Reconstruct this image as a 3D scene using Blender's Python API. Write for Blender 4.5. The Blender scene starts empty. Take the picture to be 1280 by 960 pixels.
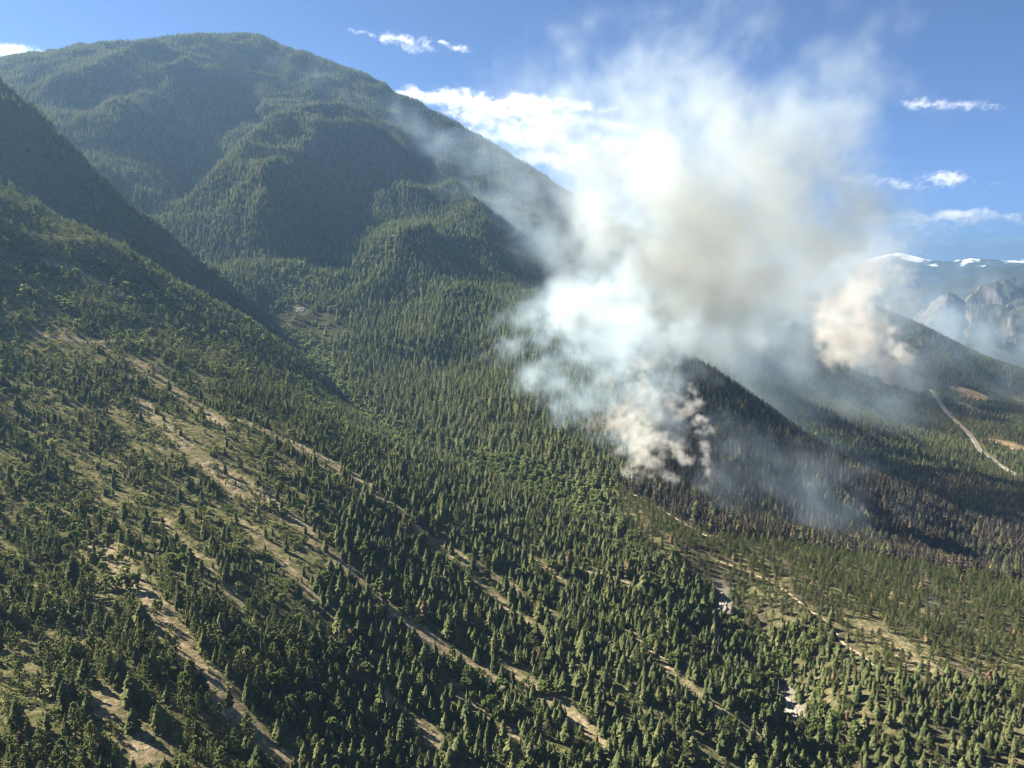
import bpy, bmesh, math, random
import numpy as np
from mathutils import Vector

random.seed(7)
rng = np.random.default_rng(7)
scene = bpy.context.scene
COL = scene.collection

# ------------------------------------------------------------------ camera, sky, sun, exposure
CAM = (0.0, 0.0, 650.0)
PITCH = math.atan((480 - 345) / 985.0)
cam_d = bpy.data.cameras.new("camera")
cam = bpy.data.objects.new("camera", cam_d)
COL.objects.link(cam)
cam.location = CAM
cam.rotation_euler = (math.radians(90) - PITCH, 0, 0)
cam_d.sensor_fit = 'HORIZONTAL'
cam_d.sensor_width = 36.0
cam_d.lens = 36.0 * 985.0 / 1280.0
cam_d.clip_start = 1.0
cam_d.clip_end = 300000.0
scene.camera = cam

SUN_AZ = math.radians(-68.0)        # measured from +Y (view direction) towards +X
SUN_EL = math.radians(37.0)
to_sun = Vector((math.sin(SUN_AZ) * math.cos(SUN_EL), math.cos(SUN_AZ) * math.cos(SUN_EL), math.sin(SUN_EL)))
sun_d = bpy.data.lights.new("sun", 'SUN')
sun_d.energy = 5.0
sun_d.angle = math.radians(0.5)
sun_d.color = (1.0, 0.92, 0.77)
sun = bpy.data.objects.new("sun", sun_d)
COL.objects.link(sun)
sun.location = (-3000, 3000, 4000)
sun.rotation_euler = (-to_sun).to_track_quat('-Z', 'Y').to_euler()

world = bpy.data.worlds.new("World")
scene.world = world
world.use_nodes = True
wn = world.node_tree
wn.nodes.clear()
sky = wn.nodes.new("ShaderNodeTexSky")
sky.sky_type = 'NISHITA'
sky.sun_disc = False
sky.sun_elevation = SUN_EL
sky.sun_rotation = SUN_AZ
sky.altitude = 1200
sky.air_density = 0.24
sky.dust_density = 0.0
sky.ozone_density = 6.0
bg = wn.nodes.new("ShaderNodeBackground")
bg.inputs[1].default_value = 0.05
wo = wn.nodes.new("ShaderNodeOutputWorld")
wn.links.new(sky.outputs[0], bg.inputs[0])
wn.links.new(bg.outputs[0], wo.inputs[0])

vs = scene.view_settings
vs.view_transform = 'Standard'
vs.look = 'None'
vs.exposure = 2.76
vs.gamma = 1.0
vs.use_curve_mapping = False

# ------------------------------------------------------------------ helpers
def link(o, parent=None):
    COL.objects.link(o)
    if parent is not None:
        o.parent = parent
    return o

def mesh_obj(name, verts, faces, mat=None, parent=None, smooth=False):
    me = bpy.data.meshes.new(name)
    me.from_pydata(verts, [], faces)
    if mat: me.materials.append(mat)
    if smooth: me.shade_smooth()
    return link(bpy.data.objects.new(name, me), parent)

def tag(o, label, cat=None, group=None, kind=None):
    o["label"] = label
    if cat: o["category"] = cat
    if group: o["group"] = group
    if kind: o["kind"] = kind
    return o

_perm = np.random.default_rng(3).permutation(4096)
_gang = np.random.default_rng(4).random(4096) * 2 * np.pi
_gx, _gy = np.cos(_gang), np.sin(_gang)
def pnoise(x, y, seed=0):
    """2-D gradient noise, about -0.7..0.7"""
    xi = np.floor(x).astype(np.int64); yi = np.floor(y).astype(np.int64)
    xf = x - xi; yf = y - yi
    u = xf**3 * (xf * (xf * 6 - 15) + 10); v = yf**3 * (yf * (yf * 6 - 15) + 10)
    def g(ix, iy, dx, dy):
        h = _perm[(_perm[(ix + seed * 131) & 4095] + iy) & 4095]
        return _gx[h] * dx + _gy[h] * dy
    a = g(xi, yi, xf, yf); b = g(xi + 1, yi, xf - 1, yf)
    c = g(xi, yi + 1, xf, yf - 1); d = g(xi + 1, yi + 1, xf - 1, yf - 1)
    return (a * (1 - u) + b * u) * (1 - v) + (c * (1 - u) + d * u) * v
def fbm(x, y, octv=4, seed=0):
    s = 0; a = 1.0; f = 1.0
    for k in range(octv):
        s = s + a * pnoise(x * f, y * f, seed + k * 7); a *= 0.5; f *= 2.03
    return s
def sstep(a, b, x):
    t = np.clip((x - a) / (b - a), 0, 1); return t * t * (3 - 2 * t)

# ------------------------------------------------------------------ terrain: measured spot heights (x, y, z) in metres
CP = [(-242,356,416), (-154,412,379), (-99,475,338), (0,530,302), (98,560,282), (194,590,262), (276,614,243), (408,590,262),
 (-289,432,416), (-234,442,411), (-179,488,386), (-115,558,348), (0,635,307), (113,655,296), (199,657,280), (265,710,250),
 (300,660,278), (449,657,272), (-352,534,428), (-286,550,421), (-214,592,403), (-137,676,369), (0,780,325), (140,822,308),
 (223,838,292), (-425,654,450), (-356,694,437), (-265,744,422), (-164,824,398), (-39,929,355), (110,949,318), (-518,808,489),
 (-434,856,479), (-325,925,465), (-201,1020,414), (-90,1076,367), (-630,998,554), (-532,1065,548), (-379,1086,490), (-283,1145,445),
 (-678,1248,644), (-562,1260,580), (-756,1214,668), (-921,1453,814), (-826,1429,749), (-732,1434,697), (-636,1435,640), (-540,1442,575),
 (-444,1454,508), (-1061,1648,815), (-957,1641,750), (-844,1646,690), (-728,1646,640), (-610,1640,585), (-491,1628,520), (-1245,1993,1078),
 (-1139,1998,990), (-1014,2009,884), (-885,2014,760), (-740,1987,646), (-592,1910,510), (-1570,2438,880), (-1355,2450,800), (-1113,2405,715),
 (-885,2317,640), (-575,2041,537), (-473,1820,475), (-329,1525,409), (-201,1386,366), (-53,1269,343), (72,1148,317), (158,938,322),
 (242,877,285), (-344,1767,426), (-137,1674,403), (0,1600,398), (87,1397,364), (173,1182,330), (0,1400,356), (250,928,305),
 (319,833,294), (373,757,284), (525,778,274), (433,884,282), (607,906,268), (457,1030,276), (557,993,272), (653,961,264),
 (282,1030,312), (372,1040,292), (758,1177,185), (649,1218,210), (537,1271,222), (407,1266,255), (732,1286,200), (605,1373,215),
 (438,1351,265), (344,1378,302), (282,1432,334), (291,1776,425), (377,1760,454), (449,1681,397), (528,1595,318), (610,1544,276),
 (714,1487,239), (827,1462,202), (960,1427,174), (41,2000,479), (174,2143,532), (242,1985,500), (107,1747,411), (557,2128,330),
 (732,2022,215), (882,1906,150), (1124,1833,90), (978,2301,142), (817,2573,297), (1076,2907,191), (1286,2710,137), (1235,2116,93),
 (1198,1786,103), (817,3094,416), (1374,3543,274), (1663,3528,159), (2039,3786,92), (1725,2980,55), (1639,2718,50), (1540,2309,42),
 (2289,3470,30), (2309,3947,60), (1833,2855,35), (1312,5238,790), (1626,5044,600), (2070,4879,489), (2313,4657,383), (2493,4449,223),
 (2660,4234,17), (1544,4227,374), (1995,4256,242), (742,4641,857), (461,3268,601), (-2481,3992,1652), (-2328,4140,1736), (-2125,4304,1823),
 (-1806,4555,1937), (-1520,4763,2000), (-1373,4808,1978), (-1210,4800,1909), (-882,4769,1781), (-637,4657,1645), (-356,4536,1466), (-86,4349,1250),
 (83,4199,1108), (326,4087,912), (-3031,4709,1250), (-2602,5072,1350), (-1890,5695,1400), (-1107,5795,1250), (-115,5699,800), (1033,6417,500),
 (1961,6092,300), (2829,5741,150), (3410,5297,20), (-4060,6306,700), (-2520,7593,700), (-161,7998,400), (2075,7933,200), (4330,6727,0),
 (-1733,4153,1708), (-1809,3791,1528), (-1869,3480,1391), (-1924,3277,1301), (-1560,3953,1547), (-1572,3569,1359), (-1561,3244,1218), (-1517,2930,1065),
 (-1353,2789,978), (-1371,4128,1529), (-1284,3736,1304), (-1220,3387,1114), (-1175,2923,923), (-1115,2677,835), (-834,2304,661), (-658,2099,566),
 (-836,4065,1419), (-936,3735,1286), (-991,3409,1166), (-1009,3090,1022), (-997,2829,914), (-1014,2610,838), (-851,2856,917), (-722,2581,765),
 (-672,2304,639), (-285,3589,985), (-462,3318,921), (-554,2999,813), (-577,2740,718), (-601,2489,650), (-620,2236,605), (-61,3049,786),
 (-235,2941,810), (-388,2773,774), (-466,2578,701), (-523,2363,638), (-549,2130,565), (-375,2320,569), (-227,2239,526), (-95,2348,568),
 (-360,1967,481), (-164,2013,457), (-40,1950,443), (-667,3995,1349), (-448,3774,1130), (-243,3492,959), (-63,3149,759), (29,2850,650),
 (73,2599,572), (-334,4237,1250), (-76,3799,968), (138,3447,804), (184,3044,665), (0,0,395), (-250,100,440), (250,50,330),
 (600,250,245), (-300,-300,470), (300,-300,330), (-500,300,545), (-800,700,690), (-1100,1100,850), (-1500,1700,1050), (-1900,2300,1150),
 (-2600,3000,1300), (-3300,3800,1500), (900,700,255), (1400,1200,150), (2000,1900,70), (3000,2600,30), (4000,4000,10), (-900,200,700),
 (-4000,5000,1300), (1500,400,220), (-900,-300,650), (900,-300,250)]

_cp = np.array(CP, float)
_n = len(_cp); _S = 1000.0
def _phi(r2): return 0.5 * r2 * np.log(np.maximum(r2, 1e-9))
_q = _cp[:, :2] / _S
_A = np.zeros((_n + 3, _n + 3))
_A[:_n, :_n] = _phi(((_q[:, None] - _q[None]) ** 2).sum(-1)) + np.eye(_n) * 1.5e-4
_A[:_n, _n] = 1; _A[:_n, _n + 1:] = _q
_A[_n:, :_n] = _A[:_n, _n:].T
_w = np.linalg.solve(_A, np.concatenate([_cp[:, 2], [0, 0, 0]]))
def base_height(x, y):
    sh = x.shape; X = x.ravel() / _S; Y = y.ravel() / _S
    out = np.empty(X.size)
    for i in range(0, X.size, 40000):
        s = slice(i, i + 40000)
        r2 = (X[s, None] - _q[None, :, 0]) ** 2 + (Y[s, None] - _q[None, :, 1]) ** 2
        out[s] = _phi(r2) @ _w[:_n] + _w[_n] + _w[_n + 1] * X[s] + _w[_n + 2] * Y[s]
    return out.reshape(sh)

def axis(segs):
    a = [segs[0][0]]
    for (s, e, h0, h1) in segs:
        p = s
        while p < e - 1e-6:
            t = (p - s) / (e - s); p = min(e, p + h0 + (h1 - h0) * t); a.append(p)
    return np.array(a)
GX = axis([(-4200, -1200, 60, 14), (-1200, 1300, 9, 9), (1300, 5200, 10, 60)])
GY = axis([(-350, 100, 30, 12), (100, 1500, 8, 9), (1500, 5300, 9, 20), (5300, 8200, 24, 120)])
XX, YY = np.meshgrid(GX, GY)
# low-res RBF then bicubic-ish refinement: RBF is smooth, so sample it on every 3rd line
def coarse(a, k=3):
    c = a[::k]
    return c if c[-1] == a[-1] else np.append(c, a[-1])
cX, cY = coarse(GX), coarse(GY)
_cz = base_height(*np.meshgrid(cX, cY))
def interp2(z, ax, ay, x, y):
    i = np.clip(np.searchsorted(ax, x) - 1, 0, len(ax) - 2); j = np.clip(np.searchsorted(ay, y) - 1, 0, len(ay) - 2)
    tx = np.clip((x - ax[i]) / (ax[i + 1] - ax[i]), 0, 1); ty = np.clip((y - ay[j]) / (ay[j + 1] - ay[j]), 0, 1)
    return (z[j, i] * (1 - tx) + z[j, i + 1] * tx) * (1 - ty) + (z[j + 1, i] * (1 - tx) + z[j + 1, i + 1] * tx) * ty
ZB = interp2(_cz, cX, cY, XX, YY)
# erosion relief: ribs running downhill, stronger on the high mountain
gy_, gx_ = np.gradient(ZB, GY, GX)
slope = np.hypot(gx_, gy_)
wx = XX + 60 * fbm(XX / 300, YY / 300, 2, 11); wy = YY + 60 * fbm(XX / 300, YY / 300, 2, 23)
rid = 1 - 2.6 * np.abs(fbm(wx / 360, wy / 360, 3, 31))
high = sstep(480, 900, ZB)
SPURS = [(55, 110, [(-1690, 4251), (-1796, 3763), (-1848, 3441), (-1913, 3257)]),
 (60, 110, [(-1408, 4256), (-1554, 3937), (-1567, 3559), (-1557, 3237), (-1514, 2923)]),
 (40, 90, [(-1058, 4166), (-1173, 3872), (-1218, 3645), (-1223, 3397)]),
 (75, 120, [(-629, 4001), (-854, 3666), (-988, 3422), (-1005, 3079), (-988, 2801), (-1018, 2620)]),
 (55, 90, [(-478, 3720), (-677, 3614), (-824, 3397), (-842, 2979), (-799, 2585), (-775, 2413)]),
 (80, 120, [(0, 2870), (-223, 3289), (-468, 3223), (-572, 2968), (-589, 2622), (-634, 2424), (-641, 2220)]),
 (35, 70, [(-226, 2823), (-341, 2613), (-397, 2465), (-458, 2211), (-509, 1989)]),
 (30, 70, [(-98, 2428), (-186, 2293), (-209, 2057), (-212, 1886)]),
 (-45, 90, [(-1268, 4193), (-1279, 3723), (-1201, 3269), (-1164, 2894), (-1116, 2680)]),
 (-55, 90, [(-359, 3625), (-551, 3256), (-599, 2854), (-609, 2525), (-617, 2232)]),
 (-35, 80, [(-735, 3380), (-761, 3004), (-704, 2610), (-681, 2294)]),
 (-30, 60, [(-358, 2549), (-464, 2427), (-484, 2174), (-512, 1968)]),
 (-40, 80, [(-1562, 3764), (-1637, 3413), (-1700, 3092)])]
CREEK = [(-577, 2050), (-473, 1819), (-331, 1535), (-200, 1380), (-53, 1272), (72, 1147), (159, 942), (242, 877), (253, 786), (268, 719), (269, 651), (277, 617)]

def seg_dist(x, y, pts):
    d = np.full(x.shape, 1e9); f = np.zeros(x.shape); n = len(pts) - 1
    for k in range(n):
        (ax, ay), (bx, by) = pts[k], pts[k + 1]
        t = np.clip(((x - ax) * (bx - ax) + (y - ay) * (by - ay)) / max((bx - ax) ** 2 + (by - ay) ** 2, 1e-6), 0, 1)
        e = np.hypot(x - ax - t * (bx - ax), y - ay - t * (by - ay))
        m = e < d; d[m] = e[m]; f[m] = ((k + t) / n)[m]
    return d, f
SP = np.zeros(XX.shape)
wx2 = XX + 45 * fbm(XX / 260, YY / 260, 3, 71); wy2 = YY + 45 * fbm(XX / 260, YY / 260, 3, 83)
for amp, wid, pts in SPURS:
    d, f = seg_dist(wx2, wy2, pts)
    SP += 1.9 * amp * np.exp(-np.sqrt(d * d + 400) / wid) * sstep(0, .15, f) * sstep(1.0, .8, f) * np.where(d < 6 * wid, 1, 0)
ZZ = ZB + SP + high * 36 * rid * np.clip(slope, 0, 0.6) / 0.6
ZZ += high * 15 * np.clip(slope, 0, .6) / .6 * (1 - 2.6 * np.abs(fbm(wx / 150, wy / 150, 2, 37)))
ZZ += 7 * fbm(XX / 160, YY / 160, 3, 41) * (0.35 + np.clip(slope, 0, .6)) + 1.6 * fbm(XX / 38, YY / 38, 3, 51)
# shallow ribs and swales down the near slope
_d, _f = seg_dist(XX + 8 * fbm(XX / 60, YY / 60, 2, 73), YY + 8 * fbm(XX / 60, YY / 60, 2, 75), CREEK)
ZZ -= (20 - 6 * _f) * np.exp(-(_d / 34) ** 2) * sstep(0, .08, _f)          # the creek has cut a gully
near = sstep(1700, 1100, np.hypot(XX, YY)) * sstep(300, 350, ZB)
ZZ += near * 3.0 * pnoise((XX * 0.75 + YY * 0.66) / 46 + 0.4 * pnoise(XX / 150, YY / 150, 5), (XX * 0.66 - YY * 0.75) / 420, 61)
edge = np.minimum.reduce([sstep(-4200, -3600, XX), sstep(5200, 4400, XX), sstep(8200, 7300, YY)])
ZZ = np.where(ZZ > -20, ZZ, -20) * edge - 25 * (1 - edge)
def ground(x, y):
    return interp2(ZZ, GX, GY, np.asarray(x, float), np.asarray(y, float))

def grid_mesh(name, X, Y, Z, mat):
    ny, nx = X.shape
    me = bpy.data.meshes.new(name)
    me.vertices.add(nx * ny)
    me.vertices.foreach_set("co", np.stack([X, Y, Z], -1).astype(np.float32).ravel())
    idx = np.arange(nx * ny).reshape(ny, nx)
    q = np.stack([idx[:-1, :-1], idx[:-1, 1:], idx[1:, 1:], idx[1:, :-1]], -1).reshape(-1, 4)
    me.loops.add(q.size); me.polygons.add(len(q))
    me.loops.foreach_set("vertex_index", q.ravel().astype(np.int32))
    me.polygons.foreach_set("loop_start", np.arange(0, q.size, 4, dtype=np.int32))
    me.polygons.foreach_set("loop_total", np.full(len(q), 4, dtype=np.int32))
    me.update(); me.validate()
    me.shade_smooth()
    me.materials.append(mat)
    return link(bpy.data.objects.new(name, me))

# ------------------------------------------------------------------ places on the terrain (x, y in metres)
OPEN_STRIPS = [(9, [(-347, 634), (-249, 531), (-200, 476), (-168, 453), (-138, 435)]), (9, [(-192, 731), (-139, 690), (-99, 659), (-45, 643), (-10, 621)]), (8, [(-337, 831), (-268, 804), (-194, 739)]), (8, [(-339, 967), (-231, 929), (-188, 902), (-102, 840), (-34, 808), (0, 789)]), (6, [(0, 884), (57, 825)]), (6, [(0, 789), (44, 743)]), (7, [(0, 649), (49, 599), (79, 557)]), (6, [(90, 853), (132, 828)]), (6, [(115, 738), (138, 692), (164, 642), (190, 625), (257, 617)]), (7, [(-235, 425), (-191, 383)]), (7, [(-640, 1049), (-569, 1075), (-523, 1168)]), (12, [(-505, 1052), (-441, 1012), (-352, 935)]), (10, [(-724, 1244), (-679, 1274), (-622, 1257)]), (6, [(-298, 961), (-234, 941), (-160, 901)]), (6, [(-126, 858), (-69, 818), (-25, 770), (38, 710)]), (5, [(-262, 733), (-208, 678), (-160, 627), (-130, 608)]), (5, [(-321, 695), (-261, 632), (-204, 581)]), (6, [(-103, 561), (-58, 534), (-39, 513)]), (5, [(-52, 603), (6, 552)]), (8, [(-457, 946), (-358, 852), (-277, 779)])]
TRACK = [(251, 932), (269, 923), (288, 906), (307, 882), (315, 845), (322, 816), (337, 788), (335, 759), (346, 730), (350, 690)]
TRACK2 = [(180, 1149), (200, 1112), (218, 1063), (238, 1018), (259, 985)]
LEAFY = [(45, [(-505, 1909), (-331, 1535), (-200, 1380)]), (28, [(-55, 1325), (13, 1251), (73, 1168)]), (22, [(281, 782), (299, 761)]), (20, [(276, 651), (279, 630)]), (30, [(75, 1193), (105, 1119)]), (30, [(-450, 719), (-401, 684), (-337, 601)]), (35, [(-585, 906), (-557, 992), (-493, 923)]), (25, [(-322, 520), (-375, 582)]), (18, [(152, 897), (169, 835)])]
CLEARING = [(372, 772), (388, 706), (419, 706)]
HIGHWAY = [(2059, 3830), (1950, 3567), (1836, 3282), (1791, 3098), (1739, 2936), (1669, 2774), (1600, 2633), (1584, 2542), (1555, 2418), (1535, 2309)]
BANKS = [[(249, 893), (246, 873), (233, 840)], [(269, 731), (266, 707), (260, 671)], [(-578, 2134), (-557, 2117)]]
BURN_EDGE = [(171, 1169), (213, 1071), (272, 993), (364, 1015), (456, 1029), (554, 988), (645, 951)]
FIELDS = [[(2259, 3969), (2417, 4025), (2242, 3814)], [(1821, 2883), (1831, 2782)], [(2094, 3604), (2049, 3462)]]

def spread(x, y, pts, r):
    d, _ = seg_dist(x, y, pts); return np.clip(1 - d / r, 0, 1)
_cr = np.array(CREEK, float)
def creek_y(x): return np.interp(x, _cr[:, 0], _cr[:, 1])
_be = np.array(BURN_EDGE, float)
def burn_y(x): return np.interp(x, _be[:, 0], _be[:, 1])
def near_zone(x, y):
    R = np.hypot(x, y)
    a = (x < -577) & (R < 1830)
    b = (x >= -577) & (x <= 277) & (y < creek_y(x) + 10)
    return a | b
def bench_zone(x, y):
    return (x > 150) & (y < burn_y(x)) & ~near_zone(x, y)
def burn_zone(x, y):
    xl = np.interp(y, [1000, 1197, 1500, 1770, 2600], [150, 172, 290, 390, 900])
    return (x > xl) & (y >= burn_y(x)) & (y < 2250)

# ------------------------------------------------------------------ materials
def mat_new(name):
    m = bpy.data.materials.new(name); m.use_nodes = True
    t = m.node_tree; t.nodes.clear()
    return m, t, t.nodes, t.links
def ramp(N, stops, interp='LINEAR'):
    r = N.new("ShaderNodeValToRGB"); r.color_ramp.interpolation = interp
    e = r.color_ramp.elements
    while len(e) < len(stops): e.new(0.5)
    for q, (p, c) in zip(e, stops): q.position = p; q.color = (*c, 1)
    return r
def mix(N, L, fac, a, b):
    m = N.new("ShaderNodeMix"); m.data_type = 'RGBA'
    for s, v in ((0, fac), (6, a), (7, b)):
        if isinstance(v, (int, float)): m.inputs[s].default_value = v
        elif isinstance(v, tuple): m.inputs[s].default_value = (*v, 1)
        else: L.new(v, m.inputs[s])
    return m.outputs[2]
def noise(N, L, co, scale, detail=5, rough=0.6):
    n = N.new("ShaderNodeTexNoise"); n.inputs["Scale"].default_value = scale; n.inputs["Detail"].default_value = detail; n.inputs["Roughness"].default_value = rough
    L.new(co, n.inputs["Vector"]); return n.outputs["Fac"]
def finish(N, L, col, rough=0.95, bump=None, dist=0.4, strength=0.6):
    b = N.new("ShaderNodeBsdfDiffuse") ; b.inputs["Roughness"].default_value = 0.6
    if isinstance(col, tuple): b.inputs["Color"].default_value = (*col, 1)
    else: L.new(col, b.inputs["Color"])
    if bump is not None:
        bp = N.new("ShaderNodeBump"); bp.inputs["Distance"].default_value = dist; bp.inputs["Strength"].default_value = strength
        L.new(bump, bp.inputs["Height"]); L.new(bp.outputs[0], b.inputs["Normal"])
    o = N.new("ShaderNodeOutputMaterial"); L.new(b.outputs[0], o.inputs[0])

def terrain_material():
    m, t, N, L = mat_new("hillside_ground")
    co = N.new("ShaderNodeNewGeometry").outputs["Position"]
    def att(n):
        a = N.new("ShaderNodeAttribute"); a.attribute_name = n; return a.outputs["Fac"]
    n1 = noise(N, L, co, 0.02, 6, .62); n2 = noise(N, L, co, 0.16, 6, .68); n3 = noise(N, L, co, 0.9, 4, .7)
    grass = ramp(N, [(0.30, (.060, .066, .030)), (0.44, (.120, .120, .050)), (0.58, (.20, .175, .085)), (0.74, (.30, .245, .15))])
    L.new(n2, grass.inputs[0])
    dry = ramp(N, [(0.25, (.17, .125, .085)), (0.5, (.33, .255, .165)), (0.7, (.42, .35, .22)), (0.85, (.24, .22, .10))])
    L.new(n2, dry.inputs[0])
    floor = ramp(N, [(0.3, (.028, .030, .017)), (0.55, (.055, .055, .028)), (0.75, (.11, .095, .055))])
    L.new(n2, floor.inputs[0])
    char = ramp(N, [(0.3, (.018, .016, .015)), (0.55, (.045, .036, .030)), (0.8, (.10, .075, .055))])
    L.new(n2, char.inputs[0])
    scree = ramp(N, [(0.3, (.10, .09, .075)), (0.6, (.19, .17, .15)), (0.8, (.26, .24, .22))])
    L.new(n3, scree.inputs[0])
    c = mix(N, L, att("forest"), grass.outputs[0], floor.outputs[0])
    # broken edge for the dry strips
    e = N.new("ShaderNodeMath"); e.operation = 'MULTIPLY_ADD'; L.new(n2, e.inputs[0]); e.inputs[1].default_value = 1.3; e.inputs[2].default_value = -0.62
    a = N.new("ShaderNodeMath"); a.operation = 'ADD'; a.use_clamp = True; L.new(e.outputs[0], a.inputs[0]); L.new(att("dry"), a.inputs[1])
    s = N.new("ShaderNodeMath"); s.operation = 'SMOOTH_MIN' if False else 'MULTIPLY'; L.new(a.outputs[0], s.inputs[0]); L.new(att("drymask"), s.inputs[1])
    c = mix(N, L, s.outputs[0], c, dry.outputs[0])
    c = mix(N, L, att("char"), c, char.outputs[0])
    c = mix(N, L, att("scree"), c, scree.outputs[0])
    # pebble-scale tint
    v = N.new("ShaderNodeMath"); v.operation = 'MULTIPLY_ADD'; L.new(n3, v.inputs[0]); v.inputs[1].default_value = 1.2; v.inputs[2].default_value = 0.4
    cc = N.new("ShaderNodeVectorMath"); cc.operation = 'SCALE'; L.new(c, cc.inputs[0]); L.new(v.outputs[0], cc.inputs["Scale"])
    finish(N, L, cc.outputs[0], bump=n2, dist=3.0, strength=0.8)
    return m

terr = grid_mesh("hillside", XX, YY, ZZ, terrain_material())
terr["kind"] = "structure"
terr["label"] = "steep mountain side of dry grass and forest floor falling to the valley"
_dry = np.zeros(XX.shape)
for wdt, pts in OPEN_STRIPS: _dry = np.maximum(_dry, spread(XX, YY, pts, wdt * 1.5))
_dry = np.maximum(_dry, 0.7 * spread(XX, YY, CLEARING, 26))
_nz = near_zone(XX, YY); _bz = bench_zone(XX, YY); _uz = burn_zone(XX, YY)
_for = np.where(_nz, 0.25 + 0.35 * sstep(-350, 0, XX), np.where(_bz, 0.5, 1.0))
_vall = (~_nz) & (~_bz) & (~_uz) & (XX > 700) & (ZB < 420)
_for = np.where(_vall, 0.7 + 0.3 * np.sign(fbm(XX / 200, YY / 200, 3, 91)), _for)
_chr = np.where(_uz, 0.9, 0.0) + np.where(_vall, np.clip(.25 + 1.4 * fbm(XX / 330, YY / 330, 3, 97), 0, .9), 0)
_chr += np.where(_bz, 0.30 + 0.45 * sstep(-0.05, 0.3, fbm(XX / 90, YY / 90, 3, 95) + 0.25 * sstep(400, 480, XX)), 0)
_chr = np.clip(_chr, 0, 1)
_scr = np.zeros(XX.shape)
for pts in BANKS: _scr = np.maximum(_scr, np.clip(1.4 * spread(XX, YY, pts, 16), 0, 1))
_scr = np.maximum(_scr, 0.35 * sstep(.45, .55, fbm(XX / 70, YY / 70, 3, 93)) * np.where(ZB > 520, 1, 0) * np.where(_nz, 0, 1))
for pts in FIELDS: _dry = np.maximum(_dry, np.clip(2 * spread(XX, YY, pts, 60), 0, 1)); _chr *= 1 - np.clip(3 * spread(XX, YY, pts, 70), 0, 1)
_dry *= np.clip(.75 + 1.1 * fbm(XX / 40, YY / 40, 2, 99), .15, 1)
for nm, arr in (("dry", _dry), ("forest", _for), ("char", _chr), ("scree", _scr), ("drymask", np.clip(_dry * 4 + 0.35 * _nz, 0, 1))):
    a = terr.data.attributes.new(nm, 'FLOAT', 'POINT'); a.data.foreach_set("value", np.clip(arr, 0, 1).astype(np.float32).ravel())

# the valley floor, one sheet to the horizon
def sheet_mat():
    m, t, N, L = mat_new("valley_floor_ground")
    co = N.new("ShaderNodeNewGeometry").outputs["Position"]
    r = ramp(N, [(.35, (.03, .04, .022)), (.55, (.06, .065, .035)), (.7, (.16, .14, .07))])
    L.new(noise(N, L, co, 0.004, 6), r.inputs[0]); finish(N, L, r.outputs[0]); return m
o = mesh_obj("valley_floor", [(-45000, -45000, -26), (45000, -45000, -26), (45000, 45000, -26), (-45000, 45000, -26)], [(0, 1, 2, 3)], sheet_mat())
o["kind"] = "structure"; o["label"] = "wide valley floor reaching away to the horizon"

# far ranges
def range_mat(name, rock=0.0, snow=None):
    m, t, N, L = mat_new(name)
    g = N.new("ShaderNodeNewGeometry"); co = g.outputs["Position"]
    r = ramp(N, [(.35, (.024, .030, .026)), (.6, (.040, .046, .036)), (.75, (.08, .08, .068))])
    L.new(noise(N, L, co, 0.006, 7, .65), r.inputs[0]); c = r.outputs[0]
    if rock:
        rk = ramp(N, [(.35, (.05, .05, .05)), (.6, (.13, .125, .12))]); L.new(noise(N, L, co, 0.012, 7, .7), rk.inputs[0])
        sx = N.new("ShaderNodeSeparateXYZ"); L.new(g.outputs["Normal"], sx.inputs[0])
        f = N.new("ShaderNodeMapRange"); f.inputs[1].default_value = 0.80; f.inputs[2].default_value = 0.66; L.new(sx.outputs[2], f.inputs[0])
        c = mix(N, L, f.outputs[0], c, rk.outputs[0])
    if snow:
        sp_ = N.new("ShaderNodeSeparateXYZ"); L.new(co, sp_.inputs[0])
        a = N.new("ShaderNodeMath"); a.operation = 'MULTIPLY_ADD'; L.new(noise(N, L, co, 0.0022, 8, .7), a.inputs[0]); a.inputs[1].default_value = 1700; L.new(sp_.outputs[2], a.inputs[2])
        f = N.new("ShaderNodeMapRange"); f.inputs[1].default_value = snow + 850 - 40; f.inputs[2].default_value = snow + 850 + 60; L.new(a.outputs[0], f.inputs[0])
        c = mix(N, L, f.outputs[0], c, (.82, .84, .87))
    finish(N, L, c); return m
def far_range(name, label, crest, toe_z, depth, mat, seed, rug=0.18, nu=200, nv=70, fine=.03):
    c = np.array(crest, float)
    s = np.concatenate([[0], np.cumsum(np.hypot(np.diff(c[:, 0]), np.diff(c[:, 1])))])
    u = np.linspace(0, s[-1], nu)
    px_, py_, pz_ = (np.interp(u, s, c[:, k]) for k in range(3))
    dirx, diry = px_ / np.hypot(px_, py_), py_ / np.hypot(px_, py_)      # the range falls towards and away from the valley
    v = np.linspace(-1.0, 0.7, nv)
    X = px_[None] + dirx[None] * v[:, None] * depth; Y = py_[None] + diry[None] * v[:, None] * depth
    prof = 1 - np.abs(v)[:, None] ** 0.85
    H = (pz_ - toe_z)[None]
    nz_ = 1 - 2.2 * np.abs(fbm(X / (depth * .35), Y / (depth * .35), 5, seed))
    body = np.clip(np.abs(v)[:, None] * 5, 0, 1)
    Z = toe_z + H * prof * (1 + rug * (nz_ - .4) * body) + H * fine * fbm(X / (depth * .05), Y / (depth * .05), 4, seed + 3)
    o = grid_mesh(name, X, Y, np.where(np.abs(prof) < .02, toe_z - 60, Z), mat)
    o["kind"] = "structure"; o["label"] = label
    return o
RANGE1 = [(1625, 26951, 784), (6825, 26123, 832), (8108, 25229, 926), (8834, 24453, 1063), (9691, 24126, 938), (10598, 23742, 1122), (10982, 23567, 1282), (11362, 23386, 1346), (11649, 23245, 1250), (12023, 23053, 1131), (12385, 22861, 1082), (12901, 22573, 1166), (13406, 22277, 1115), (14046, 21879, 1085), (15753, 20684, 1204), (18041, 18722, 929)]
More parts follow.
